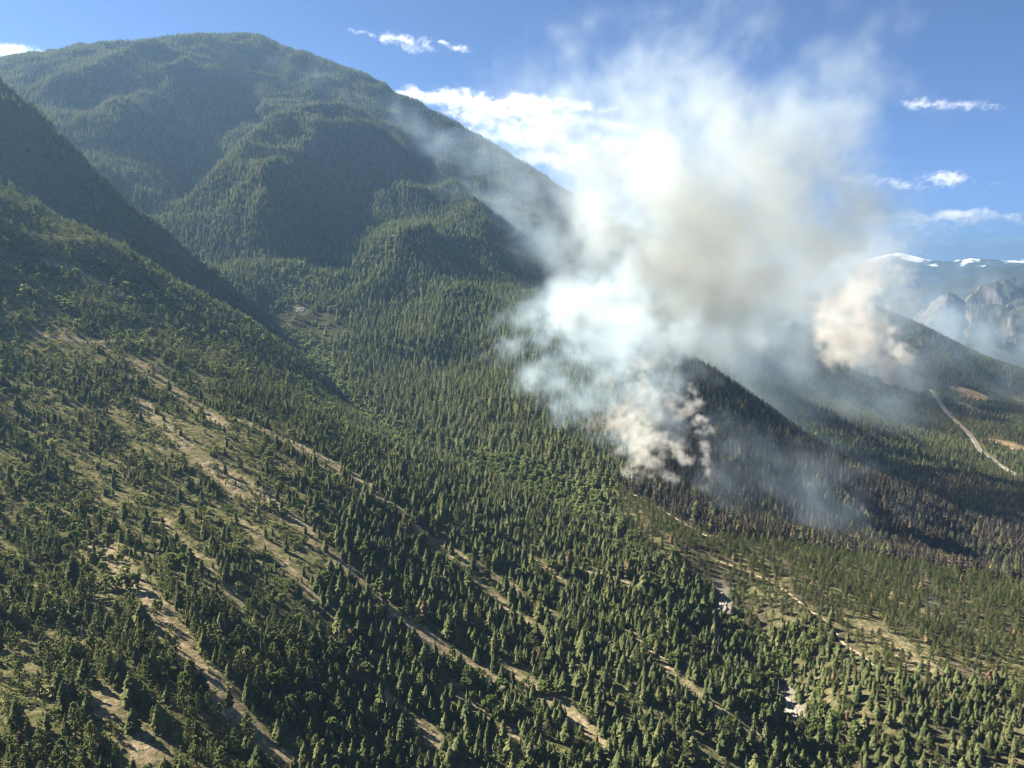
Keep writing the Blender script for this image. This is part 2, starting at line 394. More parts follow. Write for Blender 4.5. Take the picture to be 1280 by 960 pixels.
RANGE2 = [(5871, 13803, -42), (6867, 13896, 372), (7642, 14057, 552), (8415, 14193, 749), (9187, 14304, 892), (10300, 13524, 1013), (11792, 12245, 893)]
RANGE3 = [(3608, 7696, -88), (3860, 7685, 163), (3992, 7730, 262), (4125, 7774, 378), (4288, 7799, 486), (4373, 7809, 470), (4461, 7816, 400), (4566, 7872, 485), (4672, 7926, 547), (4811, 7959, 563), (4977, 7974, 594), (5145, 7986, 610), (5574, 7816, 728), (6273, 7267, 758)]
SNOWLINE = 1092

far_range("mountain_range", "distant hazy blue range with a snow streaked summit", RANGE1, -30, 9000, range_mat("snowy_range", .0, SNOWLINE), 201, .3, fine=.05)
far_range("mountain_range", "long blue forested ridge in front of the snowy range", RANGE2, -30, 6000, range_mat("blue_range"), 205, .25)
far_range("mountain_range", "dark rocky bluff with pale cliffs above the smoky valley", RANGE3, -30, 3200, range_mat("rocky_range", 1.0), 209, .75, 300, 140, .075)

# roads and tracks
def ribbon(name, pts, width, mat, lift, step=6.0, off=0.0):
    p = np.array(pts, float)
    for _ in range(2):      # round the corners
        q = np.empty((2 * len(p) - 2, 2)); q[0::2] = .75 * p[:-1] + .25 * p[1:]; q[1::2] = .25 * p[:-1] + .75 * p[1:]
        p = np.vstack([p[:1], q, p[-1:]])
    s = np.concatenate([[0], np.cumsum(np.hypot(*np.diff(p, axis=0).T))])
    u = np.arange(0, s[-1], step); x = np.interp(u, s, p[:, 0]); y = np.interp(u, s, p[:, 1])
    tx, ty = np.gradient(x), np.gradient(y); l = np.hypot(tx, ty); nx, ny = -ty / l, tx / l
    V, Fc = [], []
    k = 5
    for j in range(k):
        o = off + (j / (k - 1) - .5) * width
        V.append(np.stack([x + nx * o, y + ny * o], -1))
    V = np.stack(V, 1); Z = ground(V[..., 0], V[..., 1])
    Z = Z.max(1, keepdims=True) * .5 + Z * .5 + lift
    co = np.concatenate([V, Z[..., None]], -1).reshape(-1, 3).tolist()
    for i in range(len(u) - 1):
        for j in range(k - 1):
            a = i * k + j; Fc.append((a, a + 1, a + k + 1, a + k))
    o = mesh_obj(name, co, Fc, mat, smooth=True); o["kind"] = "structure"
    return o
def plain_mat(name, stops, scale, det=5):
    m, t, N, L = mat_new(name)
    r = ramp(N, stops); n = noise(N, L, N.new("ShaderNodeNewGeometry").outputs["Position"], scale, det, .65)
    L.new(n, r.inputs[0]); finish(N, L, r.outputs[0], bump=n, dist=.3); return m
DIRT = plain_mat("dirt", [(.3, (.15, .115, .08)), (.5, (.26, .205, .145)), (.7, (.34, .28, .20))], .5)
ASPH = plain_mat("worn_asphalt", [(.3, (.20, .20, .20)), (.7, (.30, .30, .30))], .2)
GRAV = plain_mat("gravel_shoulder", [(.3, (.12, .11, .08)), (.7, (.24, .21, .17))], .1)
o = ribbon("dirt_track", TRACK, 3.2, DIRT, .25, 2.5); o["label"] = "pale dirt track winding along the pine bench above the gully"
o = ribbon("dirt_track", TRACK2, 3.2, DIRT, .25, 2.5); o["label"] = "pale dirt track along the foot of the burning slope"
o = ribbon("road_shoulder", HIGHWAY, 21, GRAV, 1.6, 20); o["label"] = "pale gravel verge of the valley highway"
for s_ in (-1, 1):
    o = ribbon("highway", HIGHWAY, 6.5, ASPH, 2.2, 20, s_ * 5.5); o["label"] = "pale valley highway carriageway on the " + ("uphill" if s_ > 0 else "downhill") + " side"

# pale eroded banks where the creek undercuts its sides, and a patch of scree
BANK_MAT = plain_mat("pale_eroded_clay", [(.3, (.13, .115, .095)), (.5, (.21, .19, .16)), (.7, (.30, .28, .25))], .35, 6)
def bank(name, label, pts, half, n=34, m=16):
    p = np.array(pts, float); s = np.concatenate([[0], np.cumsum(np.hypot(*np.diff(p, axis=0).T))])
    u = np.linspace(0, s[-1], n); x = np.interp(u, s, p[:, 0]); y = np.interp(u, s, p[:, 1])
    tx, ty = np.gradient(x), np.gradient(y); l = np.hypot(tx, ty); nx, ny = -ty / l, tx / l
    v = np.linspace(-1, 1, m); wob = half * (.75 + .5 * pnoise(u / 9, u * 0 + 3, 5)) * np.sin(np.pi * np.linspace(.06, .94, n)) ** .5
    X = x[None] + nx[None] * v[:, None] * wob[None]; Y = y[None] + ny[None] * v[:, None] * wob[None]
    prof = np.clip(1.5 * (1 - np.abs(v)[:, None] ** 3) * np.sin(np.pi * np.linspace(0, 1, n))[None] ** .4, 0, 1)
    Z = ground(X, Y) - 1.2 + prof * (2.4 + 2.6 * np.abs(fbm(X / 7, Y / 7, 3, 77)) + 1.2 * pnoise(X / 2.5, Y / 9, 78))
    o = grid_mesh(name, X, Y, Z, BANK_MAT); tag(o, label, "bank")
bank("eroded_bank", "pale eroded bank below the upper end of the dirt track", BANKS[0], 7)
bank("eroded_bank", "pale eroded bank in the shaded creek gully beside leafy trees", BANKS[1], 7)
bank("rock_scree", "small grey scree patch at the mouth of the side valley", BANKS[2], 18)

# ------------------------------------------------------------------ trees
def leaf_mat(name, c0, c1, c2, transl=0.3):
    m, t, N, L = mat_new(name)
    oi = N.new("ShaderNodeObjectInfo")
    r = ramp(N, [(0.0, c0), (0.5, c1), (1.0, c2)]); L.new(oi.outputs["Random"], r.inputs[0])
    g = N.new("ShaderNodeTexCoord")
    n = noise(N, L, g.outputs["Object"], 9.0, 2, .6)
    v = N.new("ShaderNodeMath"); v.operation = 'MULTIPLY_ADD'; L.new(n, v.inputs[0]); v.inputs[1].default_value = 1.4; v.inputs[2].default_value = 0.3
    cc = N.new("ShaderNodeVectorMath"); cc.operation = 'SCALE'; L.new(r.outputs[0], cc.inputs[0]); L.new(v.outputs[0], cc.inputs["Scale"])
    d = N.new("ShaderNodeBsdfDiffuse"); L.new(cc.outputs[0], d.inputs[0])
    tr = N.new("ShaderNodeBsdfTranslucent"); L.new(cc.outputs[0], tr.inputs[0])
    mx = N.new("ShaderNodeMixShader"); mx.inputs[0].default_value = transl
    L.new(d.outputs[0], mx.inputs[1]); L.new(tr.outputs[0], mx.inputs[2])
    o = N.new("ShaderNodeOutputMaterial"); L.new(mx.outputs[0], o.inputs[0])
    return m
M_FIR = leaf_mat("fir_needles", (.060, .075, .033), (.090, .105, .044), (.125, .134, .058), .38)
M_PINE = leaf_mat("pine_needles", (.080, .099, .038), (.108, .125, .046), (.14, .150, .060), .38)
M_LEAF = leaf_mat("broad_leaves", (.085, .115, .036), (.125, .155, .050), (.17, .185, .075), .4)
M_SHRUB = leaf_mat("shrub_leaves", (.075, .095, .034), (.130, .145, .055), (.20, .205, .085), .35)
M_RED = leaf_mat("rust_needles", (.115, .070, .044), (.15, .088, .052), (.17, .125, .08), .3)
M_BURN = leaf_mat("scorched_needles", (.018, .018, .017), (.033, .029, .024), (.062, .049, .036), .2)
M_YEL = leaf_mat("heat_yellowed_needles", (.075, .065, .032), (.11, .092, .044), (.15, .112, .052), .3)
M_BARK = plain_mat("bark", [(.3, (.05, .038, .028)), (.7, (.12, .09, .065))], 2.0, 2)
M_GREY = plain_mat("dead_grey_wood", [(.3, (.20, .19, .18)), (.7, (.34, .32, .30))], 2.0, 2)
M_CHARW = plain_mat("charred_wood", [(.3, (.010, .009, .008)), (.7, (.03, .026, .023))], 2.0, 2)

class Soup:
    def __init__(s): s.v = []; s.f = []
    def kite(s, a, b, wid, up, rnd):
        """leaf clump: from a to b, widest past the middle, bent along its axis"""
        a, b = Vector(a), Vector(b); d = b - a
        sd = d.cross(up)
        if sd.length < 1e-6: sd = Vector((1, 0, 0))
        sd = sd.normalized() * wid
        m = a + d * rnd.uniform(.45, .7)
        dr = Vector((0, 0, -.28 * wid))
        i = len(s.v)
        s.v += [a, m + sd + dr, b, m - sd * rnd.uniform(.7, 1.1) + dr, m + Vector((0, 0, .25 * wid))]
        s.f += [(i, i + 1, i + 4), (i + 4, i + 1, i + 2), (i, i + 4, i + 3), (i + 4, i + 2, i + 3)]
    def flat(s, a, b, wid, up, rnd):
        a, b = Vector(a), Vector(b); d = b - a
        sd = d.cross(up)
        if sd.length < 1e-6: sd = Vector((1, 0, 0))
        sd = sd.normalized() * wid; m = a + d * rnd.uniform(.5, .7)
        i = len(s.v); s.v += [a, m + sd, b, m - sd]; s.f += [(i, i + 1, i + 2), (i, i + 2, i + 3)]
    def tube(s, pts, rad, k=6):
        i0 = len(s.v)
        for p, r in zip(pts, rad):
            for q in range(k):
                an = 2 * math.pi * q / k; s.v.append(Vector((p[0] + r * math.cos(an), p[1] + r * math.sin(an), p[2])))
        for j in range(len(pts) - 1):
            for q in range(k):
                a = i0 + j * k + q; b = i0 + j * k + (q + 1) % k; s.f.append((a, b, b + k, a + k))
    def mesh(s, name, mats, split=None):
        me = bpy.data.meshes.new(name); me.from_pydata([tuple(v) for v in s.v], [], s.f)
        for m in mats: me.materials.append(m)
        return me

def fir_crown(rnd, lod, slim=1.0, ragged=.25, start=.10):
    s = Soup(); lev = 15 if lod == 0 else 7; nb = 8 if lod == 0 else 6
    lean = rnd.uniform(-.3, .3)
    for k in range(lev):
        h = start + (1 - start) * (k / lev) ** .95
        prof = (1 - h) ** .72 * (1 - .35 * math.exp(-((h - start) / .10)))
        R = .31 * slim * prof + .014
        n = nb if k < lev - 3 else max(4, nb - 3)
        for q in range(n):
            an = 2 * math.pi * (q + rnd.random() * .9) / n + k * 1.7
            r = R * rnd.uniform(1 - ragged * 1.6, 1 + ragged)
            ca, sa = math.cos(an), math.sin(an)
            hz = h + rnd.uniform(-.02, .02)
            a = (0.12 * r * ca, .12 * r * sa, hz + .35 * r); b = (r * ca, r * sa, hz - .22 * r + rnd.uniform(-.012, .012))
            if lod == 0:
                s.kite(a, b, r * .34 + .006, Vector((0, 0, 1)), rnd)
                for sg in (-1, 1):
                    a2 = an + sg * rnd.uniform(.35, .7); rr = r * rnd.uniform(.5, .8)
                    s.flat((.35 * r * ca, .35 * r * sa, hz + .18 * r), (rr * math.cos(a2), rr * math.sin(a2), hz - .1 * r), r * .2 + .004, Vector((sg * .3 * sa, -sg * .3 * ca, 1)), rnd)
            else:
                s.kite(a, b, r * .52 + .008, Vector((0, 0, 1)), rnd)
    s.flat((.015, 0, .93), (0, 0, 1.01), .016, Vector((1, 0, 0)), rnd); s.flat((0, .015, .93), (0, 0, 1.01), .016, Vector((0, 1, 0)), rnd)
    return s
def round_crown(rnd, lod, w=.24, z0=.28, z1=.97, top=.55, clumps=42, per=9, size=.085):
    """open crown of separate leaf clumps: pines and broadleaf trees"""
    s = Soup()
    if lod: clumps = int(clumps * .45); per = 5; size *= 1.5
    lob = [(rnd.uniform(0, 6.28), rnd.uniform(.7, 1.25)) for _ in range(5)]
    for k in range(clumps):
        t = rnd.random() ** .85; h = z0 + (z1 - z0) * t
        prof = math.sin(math.pi * min(1, (t * .86 + .14)) ** .8) ** top
        an = rnd.random() * 6.283
        lb = 1 + .28 * sum(math.cos(an - a) * w_ for a, w_ in lob) / 5 + .2 * math.sin(an * 2 + t * 9)
        r = w * prof * lb * rnd.random() ** .42
        c = Vector((r * math.cos(an), r * math.sin(an), h))
        out = Vector((math.cos(an) * .8, math.sin(an) * .8, .45 if t > .3 else .05))
        sz = size * rnd.uniform(.7, 1.3)
        for q in range(per):
            d = Vector((rnd.gauss(0, 1), rnd.gauss(0, 1), rnd.gauss(0, .75))).normalized() + out * .55
            a = c - d * sz * .25; b = c + d.normalized() * sz * rnd.uniform(.7, 1.2)
            s.flat(a, b, sz * .42, Vector((rnd.gauss(0, 1), rnd.gauss(0, 1), rnd.gauss(0, 1))), rnd)
    return s
def trunk_soup(rnd, h=.97, r=.014, limbs=0, z0=.3, w=.15, k=6):
    s = Soup()
    s.tube([(0, 0, -.06), (rnd.uniform(-.004, .004), 0, h * .4), (0, rnd.uniform(-.006, .006), h * .75), (0, 0, h)], [r * 1.35, r, r * .6, r * .12], k)
    for q in range(limbs):
        an = rnd.random() * 6.28; z = z0 + (h - z0) * (q + rnd.random()) / limbs * .9; l = w * rnd.uniform(.5, 1) * (1.1 - z)
        i = len(s.v); p = Vector((0, 0, z)); e = Vector((l * math.cos(an), l * math.sin(an), z + l * rnd.uniform(-.1, .5)))
        t = Vector((0, 0, r * .35)); sd = Vector((-math.sin(an), math.cos(an), 0)) * r * .3
        s.v += [p + t, p - t + sd, p - t - sd, e]; s.f += [(i, i + 1, i + 3), (i + 1, i + 2, i + 3), (i + 2, i, i + 3)]
    return s
def joined(name, cr, tk, mc, mt):
    me = bpy.data.meshes.new(name)
    off = len(cr.v)
    me.from_pydata([tuple(v) for v in cr.v] + [tuple(v) for v in tk.v], [], cr.f + [tuple(q + off for q in f) for f in tk.f])
    me.materials.append(mc); me.materials.append(mt)
    mi = np.zeros(len(me.polygons), np.int32); mi[len(cr.f):] = 1
    me.polygons.foreach_set("material_index", mi)
    return me

PROTO = {}      # kind -> list of (joined mesh, crown mesh, trunk mesh) ; near shapes first, then far ones
def kind(name, makers, mc, mt):
    L = []
    for i, (cr, tk) in enumerate(makers):
        L.append((joined(name, cr, tk, mc, mt), cr.mesh(name + "_crown", [mc]), tk.mesh(name + "_trunk", [mt])))
    PROTO[name] = L
def R_(k): return random.Random(k)
kind("fir", [(fir_crown(R_(i), 0, .95 + .12 * (i % 3), .22 + .06 * (i % 2), .06 + .05 * (i % 2)), trunk_soup(R_(i))) for i in range(5)]
     + [(fir_crown(R_(20 + i), 1, 1.0 + .1 * i), trunk_soup(R_(20 + i), k=3)) for i in range(3)], M_FIR, M_BARK)
kind("pine", [(round_crown(R_(40 + i), 0, .19 + .015 * i, .10 + .05 * (i % 2), 1.0, .85, 84, 9, .058), trunk_soup(R_(40 + i), .93, .018, 10, .2, .24)) for i in range(4)]
     + [(round_crown(R_(60 + i), 1, .19, .14, 1.0, .7, 60, 9, .07), trunk_soup(R_(60 + i), .93, .018, k=3)) for i in range(2)], M_PINE, M_BARK)
kind("leafy", [(round_crown(R_(70 + i), 0, .46, .12, .95, .5, 52, 9, .15), trunk_soup(R_(70 + i), .7, .022, 8, .15, .5)) for i in range(3)]
     + [(round_crown(R_(80 + i), 1, .46, .12, .95, .5, 50, 9, .16), trunk_soup(R_(80 + i), .7, .02, k=3)) for i in range(2)], M_LEAF, M_BARK)
kind("shrub", [(round_crown(R_(90 + i), 1, .75, .05, .85, .4, 40, 7, .19), trunk_soup(R_(90 + i), .5, .03, k=3)) for i in range(3)], M_SHRUB, M_BARK)
kind("red", [(fir_crown(R_(100 + i), 0, .85, .4, .12), trunk_soup(R_(100 + i))) for i in range(2)], M_RED, M_BARK)
kind("scorched", [(fir_crown(R_(110 + i), 1, .9, .4, .12), trunk_soup(R_(110 + i), k=4)) for i in range(3)], M_BURN, M_CHARW)
kind("yellowed", [(fir_crown(R_(120 + i), 1, .9, .4, .12), trunk_soup(R_(120 + i), k=4)) for i in range(2)], M_YEL, M_CHARW)
kind("snag", [(trunk_soup(R_(130 + i), .75, .012, 10, .3, .14), trunk_soup(R_(130 + i), .97, .014, 14, .25, .2)) for i in range(2)], M_GREY, M_GREY)

# ---- where they stand
def visible(x, y, z, h, marg=6.0):
    hid = np.zeros(x.shape, bool)
    for t in np.linspace(.08, .985, 34):
        g = ground(x * t, y * t); ray_z = CAM[2] + (z + h - CAM[2]) * t
        hid |= g > ray_z + marg
    return ~hid
def in_frame(x, y, z, m=1.12):
    sp, cp = math.sin(PITCH), math.cos(PITCH); dz = z - CAM[2]
    f = y * cp - dz * sp; up = y * sp + dz * cp
    return (f > 50) & (np.abs(x / np.maximum(f, 1)) < .65 * m) & (np.abs(up / np.maximum(f, 1)) < .49 * m)
def scatter(x0, x1, y0, y1, cell, seed):
    r = np.random.default_rng(seed)
    nx, ny = int((x1 - x0) / cell), int((y1 - y0) / cell)
    X, Y = np.meshgrid(np.arange(nx), np.arange(ny))
    X = x0 + (X.ravel() + r.random(nx * ny)) * cell; Y = y0 + (Y.ravel() + r.random(nx * ny)) * cell
    z = ground(X, Y)
    k = in_frame(X, Y, z); X, Y, z = X[k], Y[k], z[k]
    return X, Y, z, r
def near_strip(x, y):
    d = np.full(x.shape, 1e9)
    for wd, pts in OPEN_STRIPS: d = np.minimum(d, seg_dist(x, y, pts)[0] - wd)
    return d
def near_leafy(x, y):
    d = np.full(x.shape, 1e9)
    for wd, pts in LEAFY: d = np.minimum(d, seg_dist(x, y, pts)[0] - wd)
    return d
def clear_of_roads(x, y):
    return (seg_dist(x, y, TRACK)[0] > 4.5) & (seg_dist(x, y, TRACK2)[0] > 5) & (seg_dist(x, y, HIGHWAY)[0] > 22) & (seg_dist(x, y, BANKS[0])[0] > 8) & (seg_dist(x, y, BANKS[1])[0] > 8) & (seg_dist(x, y, BANKS[2])[0] > 18)

T = {k: [] for k in PROTO}
def add(kindname, x, y, z, h, r, far):
    """store x, y, z, height, width factor, turn, shape index"""
    n = len(x)
    if n == 0: return
    P = PROTO[kindname]; nfar = {"fir": 3, "pine": 2, "leafy": 2}.get(kindname, 0); nn = len(P) - nfar
    vi = np.where(far & (nfar > 0), nn + r.integers(0, max(nfar, 1), n), r.integers(0, nn, n))
    T[kindname].append(np.stack([x, y, z, h, r.uniform(.72, 1.25, n), r.uniform(0, 6.283, n), vi], -1))

# near slope
X, Y, z, r = scatter(-1150, 330, 250, 2050, 5.4, 301)
k = near_zone(X, Y); X, Y, z = X[k], Y[k], z[k]
al = (X * .72 + Y * .70); ac = (X * .70 - Y * .72)
band = pnoise(al / 24 + .5 * pnoise(X / 90, Y / 90, 3), ac / 190, 311) + .6 * fbm(X / 85, Y / 85, 2, 312)
dens = .29 + .31 * sstep(-300, -60, X + .25 * (Y - 700)) 
dens = np.where((X < -120) & (Y < 560) & (X < -.28 * Y + 30), .50, dens)
dens = np.where((Y > 900) & (X < -250), .27 + .27 * sstep(-480, -300, X), dens)
crest = sstep(1350, 1500, np.hypot(X, Y)) * np.where(X < -380, 1, 0)
dens = dens + .15 * crest
p = np.clip(dens + .85 * band, .015, .95)
ds = near_strip(X, Y); p = np.where(ds < 0, .06, np.where(ds < 5, p * .6, p))
lf = near_leafy(X, Y)
p = np.where(lf < 0, np.clip(p * .8, .25, 1), p)
u = r.random(len(X)); keep = (u < p) & clear_of_roads(X, Y)
vis = visible(X, Y, z, 14)
keep &= vis
x, y, zz = X[keep], Y[keep], z[keep]; n = len(x)
hb = np.where(x > -170, r.uniform(9, 18, n), r.uniform(5, 14, n)); hb = np.where((x < -120) & (y < 560), r.uniform(10, 18, n), hb)
hb *= .86 * np.clip(1.0 + .33 * r.standard_normal(n), .4, 1.5)
pinep = np.where((x < -120) & (y < 600), .62, np.where(x < -250, .5, .12)); pinep = np.where(np.hypot(x, y) > 1350, .7, pinep)
isp = r.random(n) < pinep; isr = (r.random(n) < .006)
isn = (r.random(n) < .012) & ~isr
far = np.hypot(x, y) > 1150
for nm, mk in (("pine", isp & ~isr & ~isn), ("fir", ~isp & ~isr & ~isn), ("red", isr), ("snag", isn)): add(nm, x[mk], y[mk], zz[mk], hb[mk], r, far[mk])
# shrubs on the open slope, and the leafy thickets
X, Y, z, r = scatter(-1150, 330, 250, 2050, 4.6, 302)
k = near_zone(X, Y); X, Y, z = X[k], Y[k], z[k]
sh = fbm(X / 55, Y / 55, 3, 321)
p = np.clip(.55 + .9 * sh, .06, .95) * np.where(X < 20, 1, .6)
ds = near_strip(X, Y); p = np.where(ds < 1, .10, p)
keep = (r.random(len(X)) < p) & clear_of_roads(X, Y) & visible(X, Y, z, 3)
x, y, zz = X[keep], Y[keep], z[keep]
add("shrub", x, y, zz, r.uniform(1.0, 3.8, len(x)) * np.clip(1 + .4 * r.standard_normal(len(x)), .5, 1.8), r, np.hypot(x, y) > 1150)
X, Y, z, r = scatter(-700, 400, 450, 2000, 6.0, 303)
lf = near_leafy(X, Y); p = np.where(lf < 0, np.where(X < -300, np.where(Y < 1100, .30, .28), .45), 0) + .035 * (lf > 0) * near_zone(X, Y) + np.where(seg_dist(X, Y, CREEK)[0] < 22, .15, 0)
keep = (r.random(len(X)) < p) & clear_of_roads(X, Y) & visible(X, Y, z, 8)
x, y, zz = X[keep], Y[keep], z[keep]
add("leafy", x, y, zz, np.where((x < -300) & (y < 1100), r.uniform(3, 7.5, len(x)), r.uniform(6, 13, len(x))), r, np.hypot(x, y) > 1150)
# pine bench
X, Y, z, r = scatter(120, 1100, 500, 1300, 6.8, 304)
k = bench_zone(X, Y); X, Y, z = X[k], Y[k], z[k]
lower = (Y < 700) | (X < 345) & (Y < 800)       # denser fir wood below the track
cl = spread(X, Y, CLEARING, 42)
p = np.where(lower, .85, .70 + .4 * fbm(X / 60, Y / 60, 2, 331)) * (1 - .6 * sstep(0.2, .7, cl))
keep = (r.random(len(X)) < p) & clear_of_roads(X, Y)
x, y, zz, lo_ = X[keep], Y[keep], z[keep], lower[keep]; n = len(x)
h = np.where(lo_, r.uniform(8, 15, n), r.uniform(8, 14, n)); q = r.random(n)
isf = lo_ & (q < .75); isy = ~isf & (q > .94); isr = ~isf & ~isy & (q > .93)
for nm, mk in (("fir", isf), ("yellowed", isy), ("red", isr), ("pine", ~isf & ~isy & ~isr)): add(nm, x[mk], y[mk], zz[mk], h[mk], r, np.hypot(x, y)[mk] > 1150)
X, Y, z, r = scatter(120, 1100, 500, 1300, 6.0, 307)
k = bench_zone(X, Y) & (r.random(len(X)) < np.clip(.12 + .5 * fbm(X / 50, Y / 50, 2, 333), 0, .5)) & clear_of_roads(X, Y); x, y, zz = X[k], Y[k], z[k]
add("shrub", x, y, zz, r.uniform(.8, 2.4, len(x)), r, x > 1e9)
# burnt slope and scorched benches towards the valley
X, Y, z, r = scatter(100, 2500, 950, 2700, 8.2, 305)
bz = burn_zone(X, Y)
k = bz & (r.random(len(X)) < .82) & clear_of_roads(X, Y); k &= visible(X, Y, z, 16)
x, y, zz = X[k], Y[k], z[k]; n = len(x)
h = r.uniform(11, 21, n); q = r.random(n) + .7 * fbm(x / 130, y / 130, 3, 341)
ys = (q > 1.08); gr = (q < .12 + .25 * sstep(1500, 1900, y)); sn = (r.random(n) < .03)
for nm, mk in (("yellowed", ys & ~sn), ("fir", gr & ~sn), ("snag", sn), ("scorched", ~ys & ~gr & ~sn)): add(nm, x[mk], y[mk], zz[mk], h[mk], r, np.ones(mk.sum(), bool))
# mountain, dark ridge, creek far bank, valley
X, Y, z, r = scatter(-2900, 3900, 900, 5500, 11.5, 306)
zb = z
k = ~near_zone(X, Y) & ~bench_zone(X, Y) & ~burn_zone(X, Y)
X, Y, z = X[k], Y[k], z[k]
R = np.hypot(X, Y)
darkridge = (X < -430) & (R > 1830) & (R < 2330) & (Y < 2150 + .0 * X)
valley = (X > 650) & (z < 430)
fld = np.zeros(len(X))
for pts in FIELDS: fld = np.maximum(fld, spread(X, Y, pts, 75))
p = np.where(darkridge, .22 + .5 * fbm(X / 130, Y / 130, 2, 351), np.where(valley, np.clip(.72 + .9 * fbm(X / 200, Y / 200, 3, 91), .12, .9), .9 + .35 * fbm(X / 140, Y / 140, 3, 353)))
p = np.where(fld > .1, .02, p)
scr = interp2(_scr, GX, GY, X, Y); p = p * (1 - .9 * scr)
k = (r.random(len(X)) < p) & clear_of_roads(X, Y); X, Y, z, valley, R = X[k], Y[k], z[k], valley[k], R[k]
k = visible(X, Y, z, 18, 10); x, y, zz, va, R = X[k], Y[k], z[k], valley[k], R[k]; n = len(x)
h = r.uniform(14, 26, n) * np.where(zz > 1500, .8, 1)
q = r.random(n); chn = interp2(_chr, GX, GY, x, y)
lfm = near_leafy(x, y) < 0
gull = seg_dist(x, y, [(-577, 2050), (-620, 2240), (-600, 2500)])[0] < 60
le = (lfm & (q < .5)) | (q < .012) | (gull & (q < .5)); sc_ = va & (r.random(n) < chn * .85) & ~le
pi = ~le & ~sc_ & (q > np.where(va, .75, .86))
for nm, mk in (("leafy", le), ("scorched", sc_ & (q < .9)), ("yellowed", sc_ & (q >= .9)), ("pine", pi), ("fir", ~le & ~sc_ & ~pi)):
    add(nm, x[mk], y[mk], zz[mk], np.where(nm == "leafy", .6, 1) * h[mk], r, np.ones(mk.sum(), bool))
for kk in T: T[kk] = np.concatenate(T[kk]) if T[kk] else np.zeros((0, 7))
print("TREES", {a: len(b) for a, b in T.items()})

# ---- the biggest ones as single trees
def where_words(x, y):
    if seg_dist(np.array([x]), np.array([y]), TRACK)[0][0] < 16: return "beside the dirt track on the bench"
    if bench_zone(np.array([x]), np.array([y]))[0]:
        return "in the dense wood below the dirt track" if (y < 700 or (x < 345 and y < 800)) else "on the burnt pine bench"
    if near_strip(np.array([x]), np.array([y]))[0] < 8: return "beside a dry grass strip"
    if seg_dist(np.array([x]), np.array([y]), CREEK)[0][0] < 35: return "down in the creek gully"
    if near_leafy(np.array([x]), np.array([y]))[0] < 4: return "in a leafy thicket on the slope"
    if x < -120 and y < 600: return "in the grove of rounded pines on the slope"
    if x > -150: return "in the thick fir wood on the slope"
    return "on the sparsely wooded grassy slope"
WORDS = {"fir": ("fir_tree", "dark green pointed fir", 300), "pine": ("pine_tree", "grey green rounded pine", 300),
         "leafy": ("broadleaf_tree", "bright green leafy tree", 200), "red": ("dead_conifer", "rust red dead conifer", 60),
         "snag": ("dead_snag", "bare grey dead snag", 60)}
for kk, (oname, words, lim) in WORDS.items():
    A = T[kk]
    if len(A) == 0: continue
    ok = in_frame(A[:, 0], A[:, 1], A[:, 2] + A[:, 3] * .5, .99)
    size = np.where(ok, A[:, 3] / np.hypot(A[:, 0], A[:, 1]), 0)
    top = np.argsort(-size)[:min(lim, int((size > .004).sum()))]
    med = np.median(A[top, 3])
    for i in top:
        x, y, zg, h, wf, tn, vi = A[i]
        jm, cm, tm = PROTO[kk][int(vi)]
        e = link(bpy.data.objects.new(oname, None)); e.location = (x, y, zg); e.rotation_euler = (0, 0, tn); e.scale = (h * wf, h * wf, h); e.empty_display_size = .1
        c = link(bpy.data.objects.new("crown" if kk != "snag" else "branches", cm), e); t_ = link(bpy.data.objects.new("trunk", tm), e)
        sz = "tall" if h > med * 1.12 else ("small" if h < med * .85 else "medium")
        wd = "narrow " if wf < .88 else ("broad " if wf > 1.08 else "")
        lab = sz + " " + wd + words + " " + where_words(x, y)
        tag(e, lab, "tree", lab)
    T[kk] = np.delete(A, top, 0)

